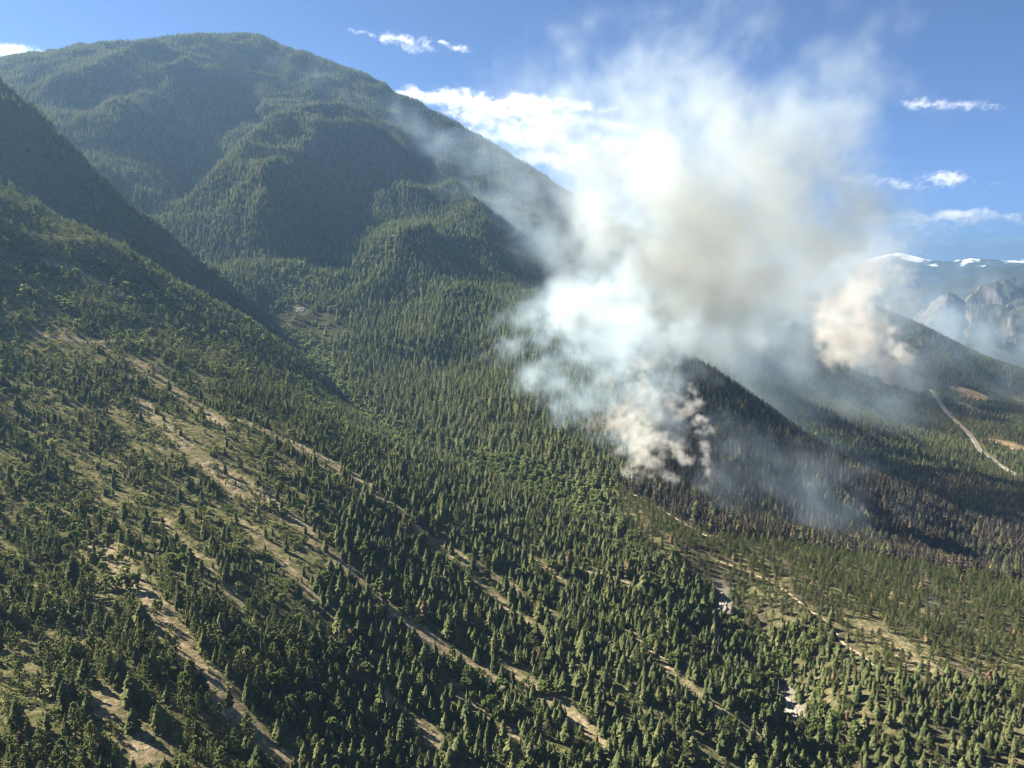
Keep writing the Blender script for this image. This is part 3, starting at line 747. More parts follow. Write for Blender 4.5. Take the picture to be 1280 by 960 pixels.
# ---- the rest of each kind as one wood
def wood(name, label, rows, meshes):
    col = bpy.data.collections.new(name + "_shapes")
    for i, me in enumerate(meshes):
        col.objects.link(bpy.data.objects.new("%s_%02d" % (name, i), me))
    me = bpy.data.meshes.new(name)
    me.vertices.add(len(rows))
    co = rows[:, :3].copy(); me.vertices.foreach_set("co", co.astype(np.float32).ravel())
    sc = np.stack([rows[:, 3] * rows[:, 4], rows[:, 3] * rows[:, 4], rows[:, 3]], -1)
    a = me.attributes.new("siz", 'FLOAT_VECTOR', 'POINT'); a.data.foreach_set("vector", sc.astype(np.float32).ravel())
    tl = np.random.default_rng(len(rows)).normal(0, .035, (len(rows), 3)); tl[:, 2] = rows[:, 5]
    a = me.attributes.new("turn", 'FLOAT_VECTOR', 'POINT'); a.data.foreach_set("vector", tl.astype(np.float32).ravel())
    a = me.attributes.new("shape", 'INT', 'POINT'); a.data.foreach_set("value", rows[:, 6].astype(np.int32))
    o = link(bpy.data.objects.new(name, me))
    ng = bpy.data.node_groups.new(name, 'GeometryNodeTree')
    ng.interface.new_socket("Geometry", in_out='INPUT', socket_type='NodeSocketGeometry'); ng.interface.new_socket("Geometry", in_out='OUTPUT', socket_type='NodeSocketGeometry')
    N, L = ng.nodes, ng.links
    gi, go = N.new("NodeGroupInput"), N.new("NodeGroupOutput")
    ip = N.new("GeometryNodeInstanceOnPoints"); ci = N.new("GeometryNodeCollectionInfo")
    ci.inputs["Collection"].default_value = col; ci.inputs["Separate Children"].default_value = True; ci.inputs["Reset Children"].default_value = True
    ip.inputs["Pick Instance"].default_value = True
    def named(n, ty):
        a = N.new("GeometryNodeInputNamedAttribute"); a.data_type = ty; a.inputs[0].default_value = n; return a.outputs[0]
    L.new(gi.outputs[0], ip.inputs["Points"]); L.new(ci.outputs[0], ip.inputs["Instance"])
    L.new(named("shape", 'INT'), ip.inputs["Instance Index"])
    er = N.new("FunctionNodeEulerToRotation"); L.new(named("turn", 'FLOAT_VECTOR'), er.inputs[0]); L.new(er.outputs[0], ip.inputs["Rotation"])
    L.new(named("siz", 'FLOAT_VECTOR'), ip.inputs["Scale"])
    L.new(ip.outputs[0], go.inputs[0])
    o.modifiers.new("scatter", 'NODES').node_group = ng
    tag(o, label, kind="stuff")
    return o
for kk, nm, lab in (("fir", "fir_forest", "dark green conifer forest covering the slopes and the mountain"),
                    ("pine", "pine_forest", "lighter green open pine wood on the bench and slopes"),
                    ("leafy", "broadleaf_thicket", "bright green leafy thickets along the creek and slope"),
                    ("shrub", "low_shrubs", "low olive green shrubs dotted over the grassy slope"),
                    ("red", "dead_conifers", "far scattered rust red dead conifers"),
                    ("scorched", "scorched_forest", "dark brown scorched conifers on the burnt slope"),
                    ("yellowed", "heat_yellowed_forest", "yellow brown heat killed conifers among the burn"),
                    ("snag", "dead_snags", "far bare grey dead snags")):
    if len(T[kk]): wood(nm, lab, T[kk], [q[0] for q in PROTO[kk]])

# ------------------------------------------------------------------ smoke and clouds: density grids turned into volumes
def spectral(shape, beta, seed, cell=1.0, L=None):
    """3-D random field with a 1/f^beta amplitude spectrum, zero mean, unit deviation; L: largest wavelength"""
    r = np.random.default_rng(seed)
    f = np.fft.rfftn(r.standard_normal(shape).astype(np.float32))
    k2 = (np.fft.fftfreq(shape[0])[:, None, None] ** 2 + np.fft.fftfreq(shape[1])[None, :, None] ** 2
          + np.fft.rfftfreq(shape[2])[None, None, :] ** 2) / cell ** 2
    k0 = 1.0 / L if L else 0.0
    amp = (k2 + k0 ** 2 + 1e-12) ** (-beta / 2)
    amp[0, 0, 0] = 0
    g = np.fft.irfftn(f * amp, s=shape, axes=(0, 1, 2)).astype(np.float32)
    return (g - g.mean()) / g.std()

_vol_groups = {}
def volume_tree(n, lo, hi, mat):
    """geometry nodes: read the 'dens' value stored per lattice point and write it to a fog volume"""
    ng = bpy.data.node_groups.new("fog_from_lattice", 'GeometryNodeTree')
    ng.interface.new_socket("Geometry", in_out='INPUT', socket_type='NodeSocketGeometry')
    ng.interface.new_socket("Geometry", in_out='OUTPUT', socket_type='NodeSocketGeometry')
    N, L = ng.nodes, ng.links
    gi, go = N.new("NodeGroupInput"), N.new("NodeGroupOutput")
    pos = N.new("GeometryNodeInputPosition")
    mr = N.new("ShaderNodeVectorMath"); mr.operation = 'SUBTRACT'; mr.inputs[1].default_value = lo
    L.new(pos.outputs[0], mr.inputs[0])
    ml = N.new("ShaderNodeVectorMath"); ml.operation = 'MULTIPLY'
    ml.inputs[1].default_value = [(n[i] - 1) / (hi[i] - lo[i]) for i in range(3)]
    L.new(mr.outputs[0], ml.inputs[0])
    ad = N.new("ShaderNodeVectorMath"); ad.operation = 'ADD'; ad.inputs[1].default_value = (.5, .5, .5); L.new(ml.outputs[0], ad.inputs[0])
    fl = N.new("ShaderNodeVectorMath"); fl.operation = 'FLOOR'; L.new(ad.outputs[0], fl.inputs[0])
    mx = N.new("ShaderNodeVectorMath"); mx.operation = 'MAXIMUM'; L.new(fl.outputs[0], mx.inputs[0]); mx.inputs[1].default_value = (0, 0, 0)
    mn = N.new("ShaderNodeVectorMath"); mn.operation = 'MINIMUM'; L.new(mx.outputs[0], mn.inputs[0]); mn.inputs[1].default_value = [v - 1 for v in n]
    dt = N.new("ShaderNodeVectorMath"); dt.operation = 'DOT_PRODUCT'; L.new(mn.outputs[0], dt.inputs[0])
    dt.inputs[1].default_value = (1, n[0], n[0] * n[1])
    si = N.new("GeometryNodeSampleIndex"); si.data_type = 'FLOAT'; si.domain = 'POINT'
    na = N.new("GeometryNodeInputNamedAttribute"); na.data_type = 'FLOAT'; na.inputs[0].default_value = "dens"
    L.new(gi.outputs[0], si.inputs["Geometry"]); L.new(na.outputs[0], si.inputs["Value"]); L.new(dt.outputs["Value"], si.inputs["Index"])
    vc = N.new("GeometryNodeVolumeCube")
    L.new(si.outputs[0], vc.inputs["Density"])
    vc.inputs["Min"].default_value = lo; vc.inputs["Max"].default_value = hi
    vc.inputs["Resolution X"].default_value, vc.inputs["Resolution Y"].default_value, vc.inputs["Resolution Z"].default_value = n
    sm = N.new("GeometryNodeSetMaterial"); sm.inputs["Material"].default_value = mat
    L.new(vc.outputs[0], sm.inputs[0]); L.new(sm.outputs[0], go.inputs[0])
    return ng

def fog(name, lo, hi, vox, puffs, mat, seed, warp=0.5, wl=160, rough=1.0, gain=1.0, beta=2.2, crisp=0.0):
    """puffs: (x, y, z, radius, extinction per metre[, stretch_z]); density grid warped by turbulence"""
    n = [max(8, int(round((hi[i] - lo[i]) / vox))) for i in range(3)]
    sh = (n[2], n[1], n[0])
    ax = [np.linspace(lo[i], hi[i], n[i], dtype=np.float32) for i in range(3)]
    Zg, Yg, Xg = np.meshgrid(ax[2], ax[1], ax[0], indexing='ij')
    wxs = [spectral(sh, beta, seed + q, vox, wl) for q in range(3)]
    det = spectral(sh, 1.65, seed + 9, vox, wl * 1.3)
    D = np.zeros(sh, np.float32); K = np.zeros(sh, np.float32)
    for pf in puffs:
        x, y, z, r, e = pf[:5]; st = pf[5] if len(pf) > 5 else 1.0
        R = r * 1.9
        s = []
        for a, c, rr in ((ax[2], z, R * st), (ax[1], y, R), (ax[0], x, R)):
            i0, i1 = np.searchsorted(a, c - rr), np.searchsorted(a, c + rr); s.append(slice(i0, i1))
        s = tuple(s)
        if any(q.start >= q.stop for q in s): continue
        wv = r * warp * 0.5
        d2 = ((Xg[s] + wxs[0][s] * wv - x) ** 2 + (Yg[s] + wxs[1][s] * wv - y) ** 2 + ((Zg[s] + wxs[2][s] * wv - z) / st) ** 2) / (r * r * 1.5)
        k = np.clip(1 - d2, 0, 1)
        D[s] += e * k * k; K[s] += k * k
    m = np.clip(0.75 + rough * 0.55 * det, 0.0, 3.0)
    D = D * m * gain
    if crisp > 0:       # billowing heads: a firmer, creased skin
        bil = np.abs(spectral(sh, 2.0, seed + 13, vox, wl * .7))
        S = np.clip(K, 0, 1.2) + crisp * (bil - .8)
        D *= 1.25 * np.clip((S - .22) / .28, 0, 1)
    # fade to nothing at the faces of the lattice
    for q in range(3):
        t = np.minimum(np.arange(sh[q]), np.arange(sh[q])[::-1]) / max(3, sh[q] * 0.06)
        D *= np.clip(t, 0, 1).reshape([-1 if k == q else 1 for k in range(3)]).astype(np.float32)
    D[D < D.max() * 2e-4] = 0
    me = bpy.data.meshes.new(name)
    me.vertices.add(D.size)
    me.vertices.foreach_set("co", np.stack([Xg, Yg, Zg], -1).ravel())
    at = me.attributes.new("dens", 'FLOAT', 'POINT'); at.data.foreach_set("value", D.ravel())
    me.materials.append(mat)
    o = link(bpy.data.objects.new(name, me))
    md = o.modifiers.new("fog", 'NODES'); md.node_group = volume_tree(n, lo, hi, mat)
    return o

def fog_material(name, scatter, absorb, aniso, ka=0.0):
    m = bpy.data.materials.new(name); m.use_nodes = True
    t = m.node_tree; t.nodes.clear()
    out = t.nodes.new("ShaderNodeOutputMaterial")
    at = t.nodes.new("ShaderNodeAttribute"); at.attribute_name = "density"
    sc = t.nodes.new("ShaderNodeVolumeScatter"); sc.inputs["Color"].default_value = (*scatter, 1); sc.inputs["Anisotropy"].default_value = aniso
    t.links.new(at.outputs["Fac"], sc.inputs["Density"])
    last = sc
    if ka > 0:
        mu = t.nodes.new("ShaderNodeMath"); mu.operation = 'MULTIPLY'; mu.inputs[1].default_value = ka; t.links.new(at.outputs["Fac"], mu.inputs[0])
        ab = t.nodes.new("ShaderNodeVolumeAbsorption"); ab.inputs["Color"].default_value = (*absorb, 1); t.links.new(mu.outputs[0], ab.inputs["Density"])
        ad = t.nodes.new("ShaderNodeAddShader"); t.links.new(sc.outputs[0], ad.inputs[0]); t.links.new(ab.outputs[0], ad.inputs[1]); last = ad
    t.links.new(last.outputs[0], out.inputs["Volume"])
    return m

# ------------------------------------------------------------------ smoke, clouds and haze
PLUME = [(915,2327,822,177.7,0.000875), (779,2323,979,199.0,0.000625), (166,2093,846,138.6,0.0015), (107,2147,767,98.2,0.0015), (284,2030,760,145.7,0.002), (431,2055,742,170.6,0.002),
 (556,2129,682,156.3,0.00175), (960,2416,876,211.2,0.00075), (268,2284,1125,210.2,0.00075), (72,2449,1183,174.1,0.0005), (0,2500,1194,152.3,0.0003), (148,2496,1004,203.0,0.00075),
 (928,2429,1110,211.2,0.00035), (587,2327,1243,219.3,0.00055), (323,2378,1278,170.6,0.0004), (858,2454,784,237.6,0.00125), (442,2206,727,251.3,0.0015), (485,2248,1076,326.9,0.001375),
 (355,2272,1144,233.5,0.00125), (658,2308,1043,316.8,0.001125), (259,2185,960,245.7,0.0015), (512,2242,860,350.3,0.00225), (707,2294,842,316.8,0.00175), (304,2179,790,223.4,0.0025),
 (174,2193,834,145.2,0.001375), (859,2348,938,241.1,0.00075), (113,2297,1063,163.5,0.00045), (448,2256,1246,140.1,0.000625), (715,2291,1170,170.6,0.0005), (215,2139,682,131.0,0.00325),
 (334,2073,640,191.9,0.00325), (496,2143,661,201.0,0.00275), (230,2067,578,105.6,0.00425), (350,1918,544,118.8,0.003), (496,2041,558,149.2,0.002), (140,2145,703,65.5,0.00325),
 (1002,2507,762,219.3,0.000625), (525,1982,460,124.9,0.001125), (742,2282,478,194.9,0.001), (119,2397,920,146.2,0.000875), (918,2539,688,246.7,0.00075), (672,2304,661,194.9,0.0015),
 (0,3000,930,182.7,0.0003), (50,2499,687,126.9,0.000375)]
VEIL = [(289,1777,498,109.6,0.01015), (361,1682,437,55.9,0.00725), (235,1936,543,118.8,0.0087), (97,1898,487,106.1,0.00725), (183,1791,460,109.6,0.0087), (258,1680,454,94.9,0.01015),
 (84,1648,424,70.4,0.007975), (156,1512,396,77.2,0.009425), (115,1395,364,48.3,0.0087), (180,1338,355,52.1,0.01015), (243,1480,416,76.1,0.0087), (44,1719,429,38.4,0.0087),
 (145,2045,516,104.1,0.00725), (236,1936,504,108.9,0.0087), (299,1450,391,60.1,0.005075), (340,1255,320,66.0,0.00261), (412,1233,299,79.2,0.001885), (313,1148,298,42.3,0.00203),
 (477,1231,273,80.4,0.00145), (584,1327,243,88.3,0.00087), (409,1360,350,64.9,0.00232), (388,1809,458,93.9,0.00725)]
BASE = [(175,1409,369,37.5,0.0126), (194,1286,346,26.4,0.0189), (225,1361,371,36.4,0.021), (196,1467,403,45.1,0.0105), (236,1431,394,47.1,0.0168), (226,1280,367,34.3,0.0273),
 (213,1242,350,25.6,0.0294), (190,1213,334,18.7,0.0273), (220,1205,333,17.4,0.0252), (263,1375,368,34.1,0.0252), (277,1270,349,19.8,0.042), (271,1292,362,16.1,0.0378),
 (289,1262,345,13.1,0.0378), (247,1197,335,14.9,0.0273), (321,1291,365,12.2,0.0462), (325,1284,346,12.1,0.0504), (329,1276,328,10.7,0.0504), (323,1331,380,13.9,0.042),
 (326,1362,400,17.1,0.0336), (333,1267,312,12.0,0.0378), (331,1412,415,22.1,0.0231), (309,1468,418,30.5,0.0168), (275,1576,434,52.0,0.0147), (200,1386,373,31.3,0.0126),
 (300,1198,309,18.8,0.0126), (292,1216,323,15.2,0.0147)]
RIGHT = [(1833,3578,152,53.1,0.024), (1788,3601,179,69.4,0.021), (1696,3645,211,81.6,0.0165), (1563,3628,246,64.2,0.0135), (1722,3588,251,88.9,0.0135), (1704,3508,224,55.4,0.02625),
 (1672,3523,276,87.1,0.0225), (1629,3598,342,120.3,0.018), (1600,3666,410,138.1,0.0135), (1569,3734,463,148.0,0.009), (1651,3753,500,166.5,0.00675), (1605,3881,572,191.9,0.00375),
 (1774,3917,630,218.3,0.00225), (1397,3426,321,82.6,0.01125), (1398,3480,370,95.2,0.009), (1749,3486,190,39.6,0.01875), (1831,3500,145,28.1,0.01875), (1898,3521,124,20.3,0.01875),
 (1007,3143,397,46.9,0.009), (1005,3196,441,61.2,0.00525)]
THIN = [(-964,4498,1671,186.8,0.000475), (-706,4242,1493,196.4,0.00076), (-468,3973,1345,182.7,0.00095), (-1015,4333,1572,158.1,0.000665), (-299,3788,1205,173.6,0.001045), (-139,3497,1045,177.7,0.00114),
 (0,3300,926,184.3,0.00133), (87,2899,779,147.2,0.00152), (-60,2999,813,121.8,0.000665), (0,2700,690,109.6,0.00076), (-196,3294,990,134.0,0.00057), (74,2449,638,99.5,0.00133),
 (114,2247,549,91.4,0.00152), (-1250,4427,1696,163.5,0.00038), (-428,4379,1520,178.7,0.00038), (-165,4197,1325,191.9,0.000475), (40,4000,1140,203.0,0.000665)]
VALLEY = [(634,2211,347,140.1,0.00324), (760,2171,285,140.1,0.00252), (784,2479,387,158.4,0.00288), (1034,2816,351,213.2,0.00216), (1238,2951,276,194.9,0.00144), (664,1780,257,96.4,0.0018),
 (762,1741,192,96.4,0.0009), (690,2610,453,219.3,0.00288), (1077,3330,533,319.8,0.0018), (1544,3906,434,383.8,0.00108), (2202,4711,294,422.3,0.0009), (845,3499,633,292.4,0.00216),
 (3056,5163,102,365.5,0.001296), (3351,5216,123,409.1,0.001296), (3127,5698,220,329.9,0.001008), (3071,4920,26,294.4,0.0018), (2790,5871,415,395.9,0.000792), (2241,5566,622,487.3,0.000792),
 (2554,3945,27,190.9,0.00126), (1168,2210,162,177.7,0.00054), (1077,1685,134,101.5,0.000648), (934,1655,179,77.2,0.000432), (1653,4078,425,357.4,0.00162), (1942,4060,302,319.8,0.00162),
 (2142,3958,210,274.1,0.00144), (1573,4323,499,373.6,0.00144), (2248,3782,132,178.7,0.00126), (1399,3099,193,207.1,0.0009), (1489,2833,144,194.9,0.00072), (749,1962,279,106.6,0.0018),
 (597,1804,290,77.2,0.0018), (1195,2642,233,176.6,0.00126), (900,2439,316,158.4,0.0018), (1892,3862,240,261.9,0.00126), (2225,4026,140,233.5,0.0009)]
NEARPUFF = [(469,838,278,13.6,0.005), (477,862,287,12.0,0.004), (462,807,269,9.4,0.004), (481,888,295,12.3,0.0025)]
CLOUDS = [
[(-2892,15447,5151,114.2,0.002687,0.28), (-2856,15776,5218,141.7,0.002519,0.28), (-2800,15873,5237,95.2,0.002325,0.28), (-2732,15774,5203,102.7,0.003013,0.28), (-2682,16018,5256,98.2,0.002461,0.28), (-2617,15788,5173,105.9,0.001718,0.28),
 (-2465,15713,5147,196.9,0.002316,0.28), (-2484,16176,5270,176.3,0.003106,0.28), (-2359,15971,5209,118.3,0.001589,0.28), (-2355,16034,5227,99.9,0.002573,0.28), (-2269,16116,5238,162.1,0.001904,0.28), (-2139,15803,5129,222.8,0.001362,0.28),
 (-2048,15843,5123,203.0,0.001997,0.28), (-1989,15879,5121,128.0,0.003085,0.28), (-1898,15516,5014,219.5,0.001956,0.28), (-1850,15850,5116,118.9,0.002703,0.28), (-1744,15871,5082,223.5,0.001489,0.28), (-1682,15681,5045,144.9,0.003028,0.28),
 (-1628,16047,5117,125.9,0.001465,0.28), (-1520,15423,4947,117.9,0.00141,0.28), (-1427,15902,5056,125.7,0.002418,0.28), (-1371,15987,5070,102.5,0.003013,0.28), (-1352,15955,5070,110.1,0.002672,0.28), (-1190,15749,4982,98.5,0.002123,0.28),
 (-1182,15845,4986,134.4,0.003167,0.28), (-1059,15938,4984,126.5,0.002668,0.28), (-1022,16125,5044,90.9,0.002017,0.28), (-894,15919,4950,106.8,0.001946,0.28), (-905,16251,5058,137.6,0.001988,0.28), (-748,15739,4894,86.2,0.002724,0.28),
 (-2535,15672,5046,76.6,0.001828,0.28), (-2463,16185,5171,123.8,0.001595,0.28), (-2366,15788,5056,128.3,0.00145,0.28), (-2138,15626,4983,117.4,0.001673,0.28), (-2048,15736,4983,174.7,0.001952,0.28), (-1950,15820,4970,144.2,0.001532,0.28),
 (-1865,15566,4905,137.6,0.001732,0.28), (-1716,15810,4958,165.7,0.001596,0.28), (-1629,16024,5012,158.2,0.001665,0.28), (-1500,15946,4954,112.8,0.001681,0.28), (-1422,15728,4898,71.4,0.001461,0.28), (-1328,15973,4936,77.8,0.001104,0.28),
 (-3577,15636,5203,35.2,0.001021,0.45), (-3527,15960,5294,40.7,0.000862,0.45), (-3405,15677,5211,80.6,0.000838,0.45), (-3323,15603,5183,58.9,0.000811,0.45)],
[(8522,17988,4421,95.1,0.002352,0.25), (8675,18110,4465,131.4,0.001968,0.25), (8714,17941,4402,124.2,0.002476,0.25), (8812,18135,4446,154.2,0.001317,0.25), (8805,17821,4374,148.9,0.001449,0.25), (8892,17877,4380,220.0,0.002507,0.25),
 (9253,18362,4486,178.0,0.00174,0.25), (9042,17814,4352,149.5,0.001834,0.25), (9040,17672,4340,153.1,0.002304,0.25), (9239,17761,4326,157.7,0.00254,0.25), (9369,17848,4352,143.7,0.002623,0.25), (9264,17564,4301,212.9,0.00203,0.25),
 (9540,17838,4325,167.7,0.001922,0.25), (9583,17822,4336,191.9,0.001656,0.25), (9554,17537,4268,157.2,0.001802,0.25), (9570,17376,4215,120.2,0.002299,0.25), (9612,17375,4238,206.1,0.001842,0.25), (9846,17560,4260,232.2,0.001403,0.25),
 (9776,17374,4210,225.2,0.00217,0.25), (10050,17683,4273,230.7,0.00132,0.25), (9916,17287,4194,144.1,0.001336,0.25), (9989,17246,4165,123.9,0.002362,0.25), (10083,17227,4158,166.8,0.002607,0.25), (10149,17163,4138,159.8,0.001438,0.25),
 (10175,17110,4106,84.8,0.00155,0.25), (10417,17332,4151,80.7,0.001348,0.25), (9157,17810,4143,50.0,0.000605,0.45), (9108,17637,4127,79.6,0.000653,0.45), (9391,17939,4195,53.8,0.001273,0.45), (10079,17397,3718,29.7,0.000829,0.45),
 (10043,17138,3665,46.7,0.000602,0.45)],
[(10090,26618,3976,147.2,0.001175,0.28), (10140,26454,3962,125.9,0.001979,0.28), (10301,26264,3862,136.2,0.001163,0.28), (10566,26546,3898,212.2,0.001438,0.28), (10554,26024,3782,152.2,0.001199,0.28), (10612,25716,3756,171.0,0.002338,0.28),
 (10726,25714,3732,270.6,0.001481,0.28), (10987,26118,3786,227.5,0.001525,0.28), (10843,25432,3659,315.7,0.001591,0.28), (11194,25620,3684,283.4,0.002016,0.28), (11302,25663,3649,210.6,0.001045,0.28), (11505,25589,3645,171.0,0.001642,0.28),
 (11531,25293,3573,263.3,0.001128,0.28), (11746,25668,3587,250.5,0.00221,0.28), (11876,25605,3569,202.3,0.001388,0.28), (11925,25342,3521,348.2,0.001501,0.28), (11973,24882,3441,243.4,0.0023,0.28), (12076,25037,3452,281.4,0.002001,0.28),
 (12324,25209,3441,192.2,0.001098,0.28), (12435,25038,3381,193.4,0.001639,0.28), (12365,24627,3339,156.6,0.001323,0.28), (12671,24804,3303,177.9,0.002342,0.28), (12862,25075,3320,170.6,0.001052,0.28), (12958,24796,3267,123.4,0.00112,0.28),
 (12436,24871,3621,177.2,0.001301,0.4), (12692,25057,3633,139.7,0.001643,0.4), (12817,24990,3646,162.1,0.002856,0.4), (12854,24858,3650,272.4,0.001353,0.4), (13089,25000,3602,378.3,0.002223,0.4), (13176,24764,3587,304.9,0.002034,0.4),
 (13356,24921,3630,347.6,0.002757,0.4), (13381,24783,3629,230.8,0.001406,0.4), (13535,24799,3532,345.2,0.00174,0.4), (13548,24622,3528,179.1,0.001936,0.4), (13697,24536,3524,248.2,0.001291,0.4), (13841,24643,3538,132.2,0.001922,0.4),
 (11291,25232,3881,72.9,0.000843,0.45), (11652,25310,3880,107.6,0.000844,0.45), (11748,24940,3808,72.9,0.00094,0.45), (12044,25361,3851,64.8,0.000602,0.45), (12291,25268,3823,68.9,0.000783,0.45), (14060,24268,3429,45.0,0.000848,0.45),
 (14215,23971,3382,97.7,0.00058,0.45), (14346,24079,3367,134.7,0.000777,0.45), (14410,23970,3367,130.6,0.000626,0.45), (14586,23743,3308,90.2,0.000878,0.45), (14784,23922,3335,117.6,0.00089,0.45), (14814,23676,3266,50.5,0.000824,0.45)],
[(16573,41183,3580,187.5,0.000994,0.3), (16665,40401,3596,273.9,0.000763,0.3), (16953,40432,3661,453.0,0.000736,0.3), (17889,41565,3697,548.5,0.001204,0.3), (17862,40367,3621,580.0,0.000927,0.3), (18012,40336,3587,553.6,0.001243,0.3),
 (18156,39670,3528,565.1,0.001215,0.3), (18586,39433,3498,330.9,0.000944,0.3), (19233,40019,3529,472.3,0.000571,0.3), (19427,39853,3564,640.2,0.000857,0.3), (19379,38481,3381,634.0,0.001066,0.3), (19775,38860,3429,602.9,0.001073,0.3),
 (20327,39218,3463,396.1,0.000824,0.3), (20233,38287,3381,480.8,0.001265,0.3), (20681,38648,3409,675.0,0.001066,0.3), (21049,38178,3311,693.9,0.001119,0.3), (21676,38878,3392,724.5,0.000734,0.3), (21744,38114,3380,334.2,0.00085,0.3),
 (21475,37514,3346,682.3,0.001022,0.3), (22410,38358,3300,535.2,0.001101,0.3), (22360,37664,3271,415.3,0.000756,0.3), (22710,37499,3253,499.9,0.00114,0.3), (23068,37724,3236,549.8,0.001227,0.3), (23462,37496,3293,395.9,0.001247,0.3),
 (23802,37704,3278,493.5,0.000694,0.3), (23878,37404,3203,351.4,0.000692,0.3), (16263,40502,2584,299.7,0.001,0.3), (16717,40787,2618,442.1,0.000716,0.3), (16970,39732,2528,318.9,0.000978,0.3), (17621,40350,2506,339.5,0.000604,0.3),
 (17894,40740,2467,318.9,0.00102,0.3), (17923,39388,2393,560.0,0.001135,0.3), (18264,39142,2476,356.0,0.000566,0.3), (18818,40227,2436,506.9,0.000967,0.3), (19267,39807,2373,565.0,0.000755,0.3), (19173,39331,2419,621.2,0.000838,0.3),
 (19819,39219,2346,674.8,0.000995,0.3), (20099,39519,2335,509.2,0.001006,0.3), (20540,39190,2365,574.4,0.000978,0.3), (20601,38688,2340,499.1,0.001083,0.3), (20964,38847,2267,458.1,0.000957,0.3), (21147,38808,2303,558.3,0.001177,0.3),
 (21795,38995,2367,389.5,0.000742,0.3), (21842,38224,2179,481.1,0.000506,0.3), (22002,38234,2283,538.0,0.000532,0.3), (22178,37913,2178,501.2,0.000554,0.3), (22408,37648,2141,491.3,0.000532,0.3), (22559,37237,2164,489.9,0.00112,0.3),
 (23081,37355,2171,272.7,0.001028,0.3), (23021,36809,2083,514.8,0.000757,0.3), (23234,36269,2094,234.3,0.001036,0.3), (23715,36769,1990,233.5,0.000787,0.3), (20630,38941,3500,194.5,0.001548,0.7), (20823,38812,3475,212.5,0.002978,0.7),
 (21224,38635,3451,369.3,0.003096,0.7), (21462,38690,3438,410.4,0.003053,0.7), (21646,38797,3452,263.4,0.002713,0.7), (21605,38044,3425,323.4,0.003122,0.7), (22071,38196,3430,338.7,0.002013,0.7), (22190,38089,3517,390.9,0.001765,0.7),
 (22686,38342,3481,292.0,0.001567,0.7), (22568,37708,3438,232.5,0.002094,0.7), (15976,40461,3061,187.7,0.000748,0.3), (16477,41086,3066,208.0,0.000623,0.3), (16623,39844,3005,348.2,0.000767,0.3), (17283,40014,2865,594.4,0.000626,0.3),
 (17590,40251,2950,435.1,0.000894,0.3), (18406,40673,3048,420.5,0.00078,0.3), (18771,40140,2913,513.4,0.000789,0.3), (18797,39832,2930,357.9,0.000651,0.3), (19098,39562,2864,438.4,0.000923,0.3), (20079,40076,2916,597.4,0.000679,0.3),
 (20186,39483,2870,691.6,0.00071,0.3), (20578,39134,2832,351.9,0.000896,0.3), (20714,38828,2807,647.0,0.000745,0.3), (21233,38703,2752,357.8,0.000884,0.3), (21312,38264,2793,645.1,0.000508,0.3), (21476,38199,2772,318.8,0.000724,0.3),
 (21869,37671,2677,286.3,0.000836,0.3), (22737,38260,2701,315.2,0.000624,0.3), (22255,37342,2694,480.0,0.000727,0.3), (23068,37862,2710,417.0,0.000566,0.3), (13491,42030,2530,162.4,0.000823,0.5), (14256,41853,2419,300.8,0.000863,0.5),
 (14412,41116,2449,242.1,0.000605,0.5), (14965,41151,2402,367.7,0.000848,0.5), (15178,40428,2214,295.0,0.000506,0.5), (16100,41722,2300,285.9,0.000828,0.5), (16437,40750,2111,343.3,0.000647,0.5), (16422,40145,2146,268.2,0.000471,0.5)],
[(-3775,23931,5922,373.1,0.000976,0.2), (-3671,23813,5866,227.8,0.001433,0.2), (-3454,23686,5813,318.9,0.000895,0.2), (-3101,23300,5703,416.1,0.000819,0.2), (-3081,23857,5834,457.7,0.001005,0.2), (-2933,23779,5880,602.9,0.001182,0.2),
 (-2731,23726,5786,485.8,0.000799,0.2), (-2368,23814,5817,422.1,0.001266,0.2), (-2187,23972,5828,533.5,0.001634,0.2), (-2064,23509,5749,454.8,0.001527,0.2), (-1878,23988,5788,728.8,0.001181,0.2), (-1682,23785,5707,553.4,0.000999,0.2),
 (-1450,24227,5822,686.3,0.00132,0.2), (-1376,24315,5821,679.3,0.000818,0.2), (-990,24088,5753,404.2,0.001162,0.2), (-857,23873,5702,666.8,0.00082,0.2), (-676,24216,5775,392.0,0.001436,0.2), (-556,23777,5673,619.3,0.001355,0.2),
 (-284,23614,5579,479.7,0.001049,0.2), (-11,24186,5709,544.5,0.001692,0.2), (39,23666,5647,665.2,0.000716,0.2), (410,24431,5782,642.2,0.001136,0.2), (576,23798,5629,645.0,0.001221,0.2), (747,23706,5628,400.2,0.00121,0.2),
 (800,23588,5546,665.7,0.000758,0.2), (1121,23990,5641,403.0,0.00169,0.2), (1408,24409,5693,562.1,0.0011,0.2), (1552,24140,5630,306.1,0.001372,0.2), (1706,23655,5524,432.2,0.001022,0.2), (1974,24151,5640,519.8,0.00116,0.2),
 (2150,23974,5543,509.7,0.000863,0.2), (2221,23934,5501,277.6,0.001174,0.2), (2463,23614,5460,345.4,0.00074,0.2), (2718,23510,5430,328.6,0.00133,0.2), (-2169,23633,5305,221.0,0.001231,0.22), (-1944,24006,5386,370.5,0.000627,0.22),
 (-1868,24017,5364,274.8,0.00088,0.22), (-1657,23706,5317,350.9,0.001284,0.22), (-1342,23806,5317,483.0,0.000897,0.22), (-1249,24011,5298,648.1,0.001084,0.22), (-937,23610,5266,722.9,0.001256,0.22), (-768,24165,5382,669.3,0.00123,0.22),
 (-576,24047,5320,532.8,0.000743,0.22), (-376,23841,5240,637.1,0.001197,0.22), (-241,24182,5254,573.4,0.000661,0.22), (-51,24006,5228,608.7,0.000631,0.22), (94,23813,5293,807.7,0.000801,0.22), (487,24061,5201,417.8,0.000595,0.22),
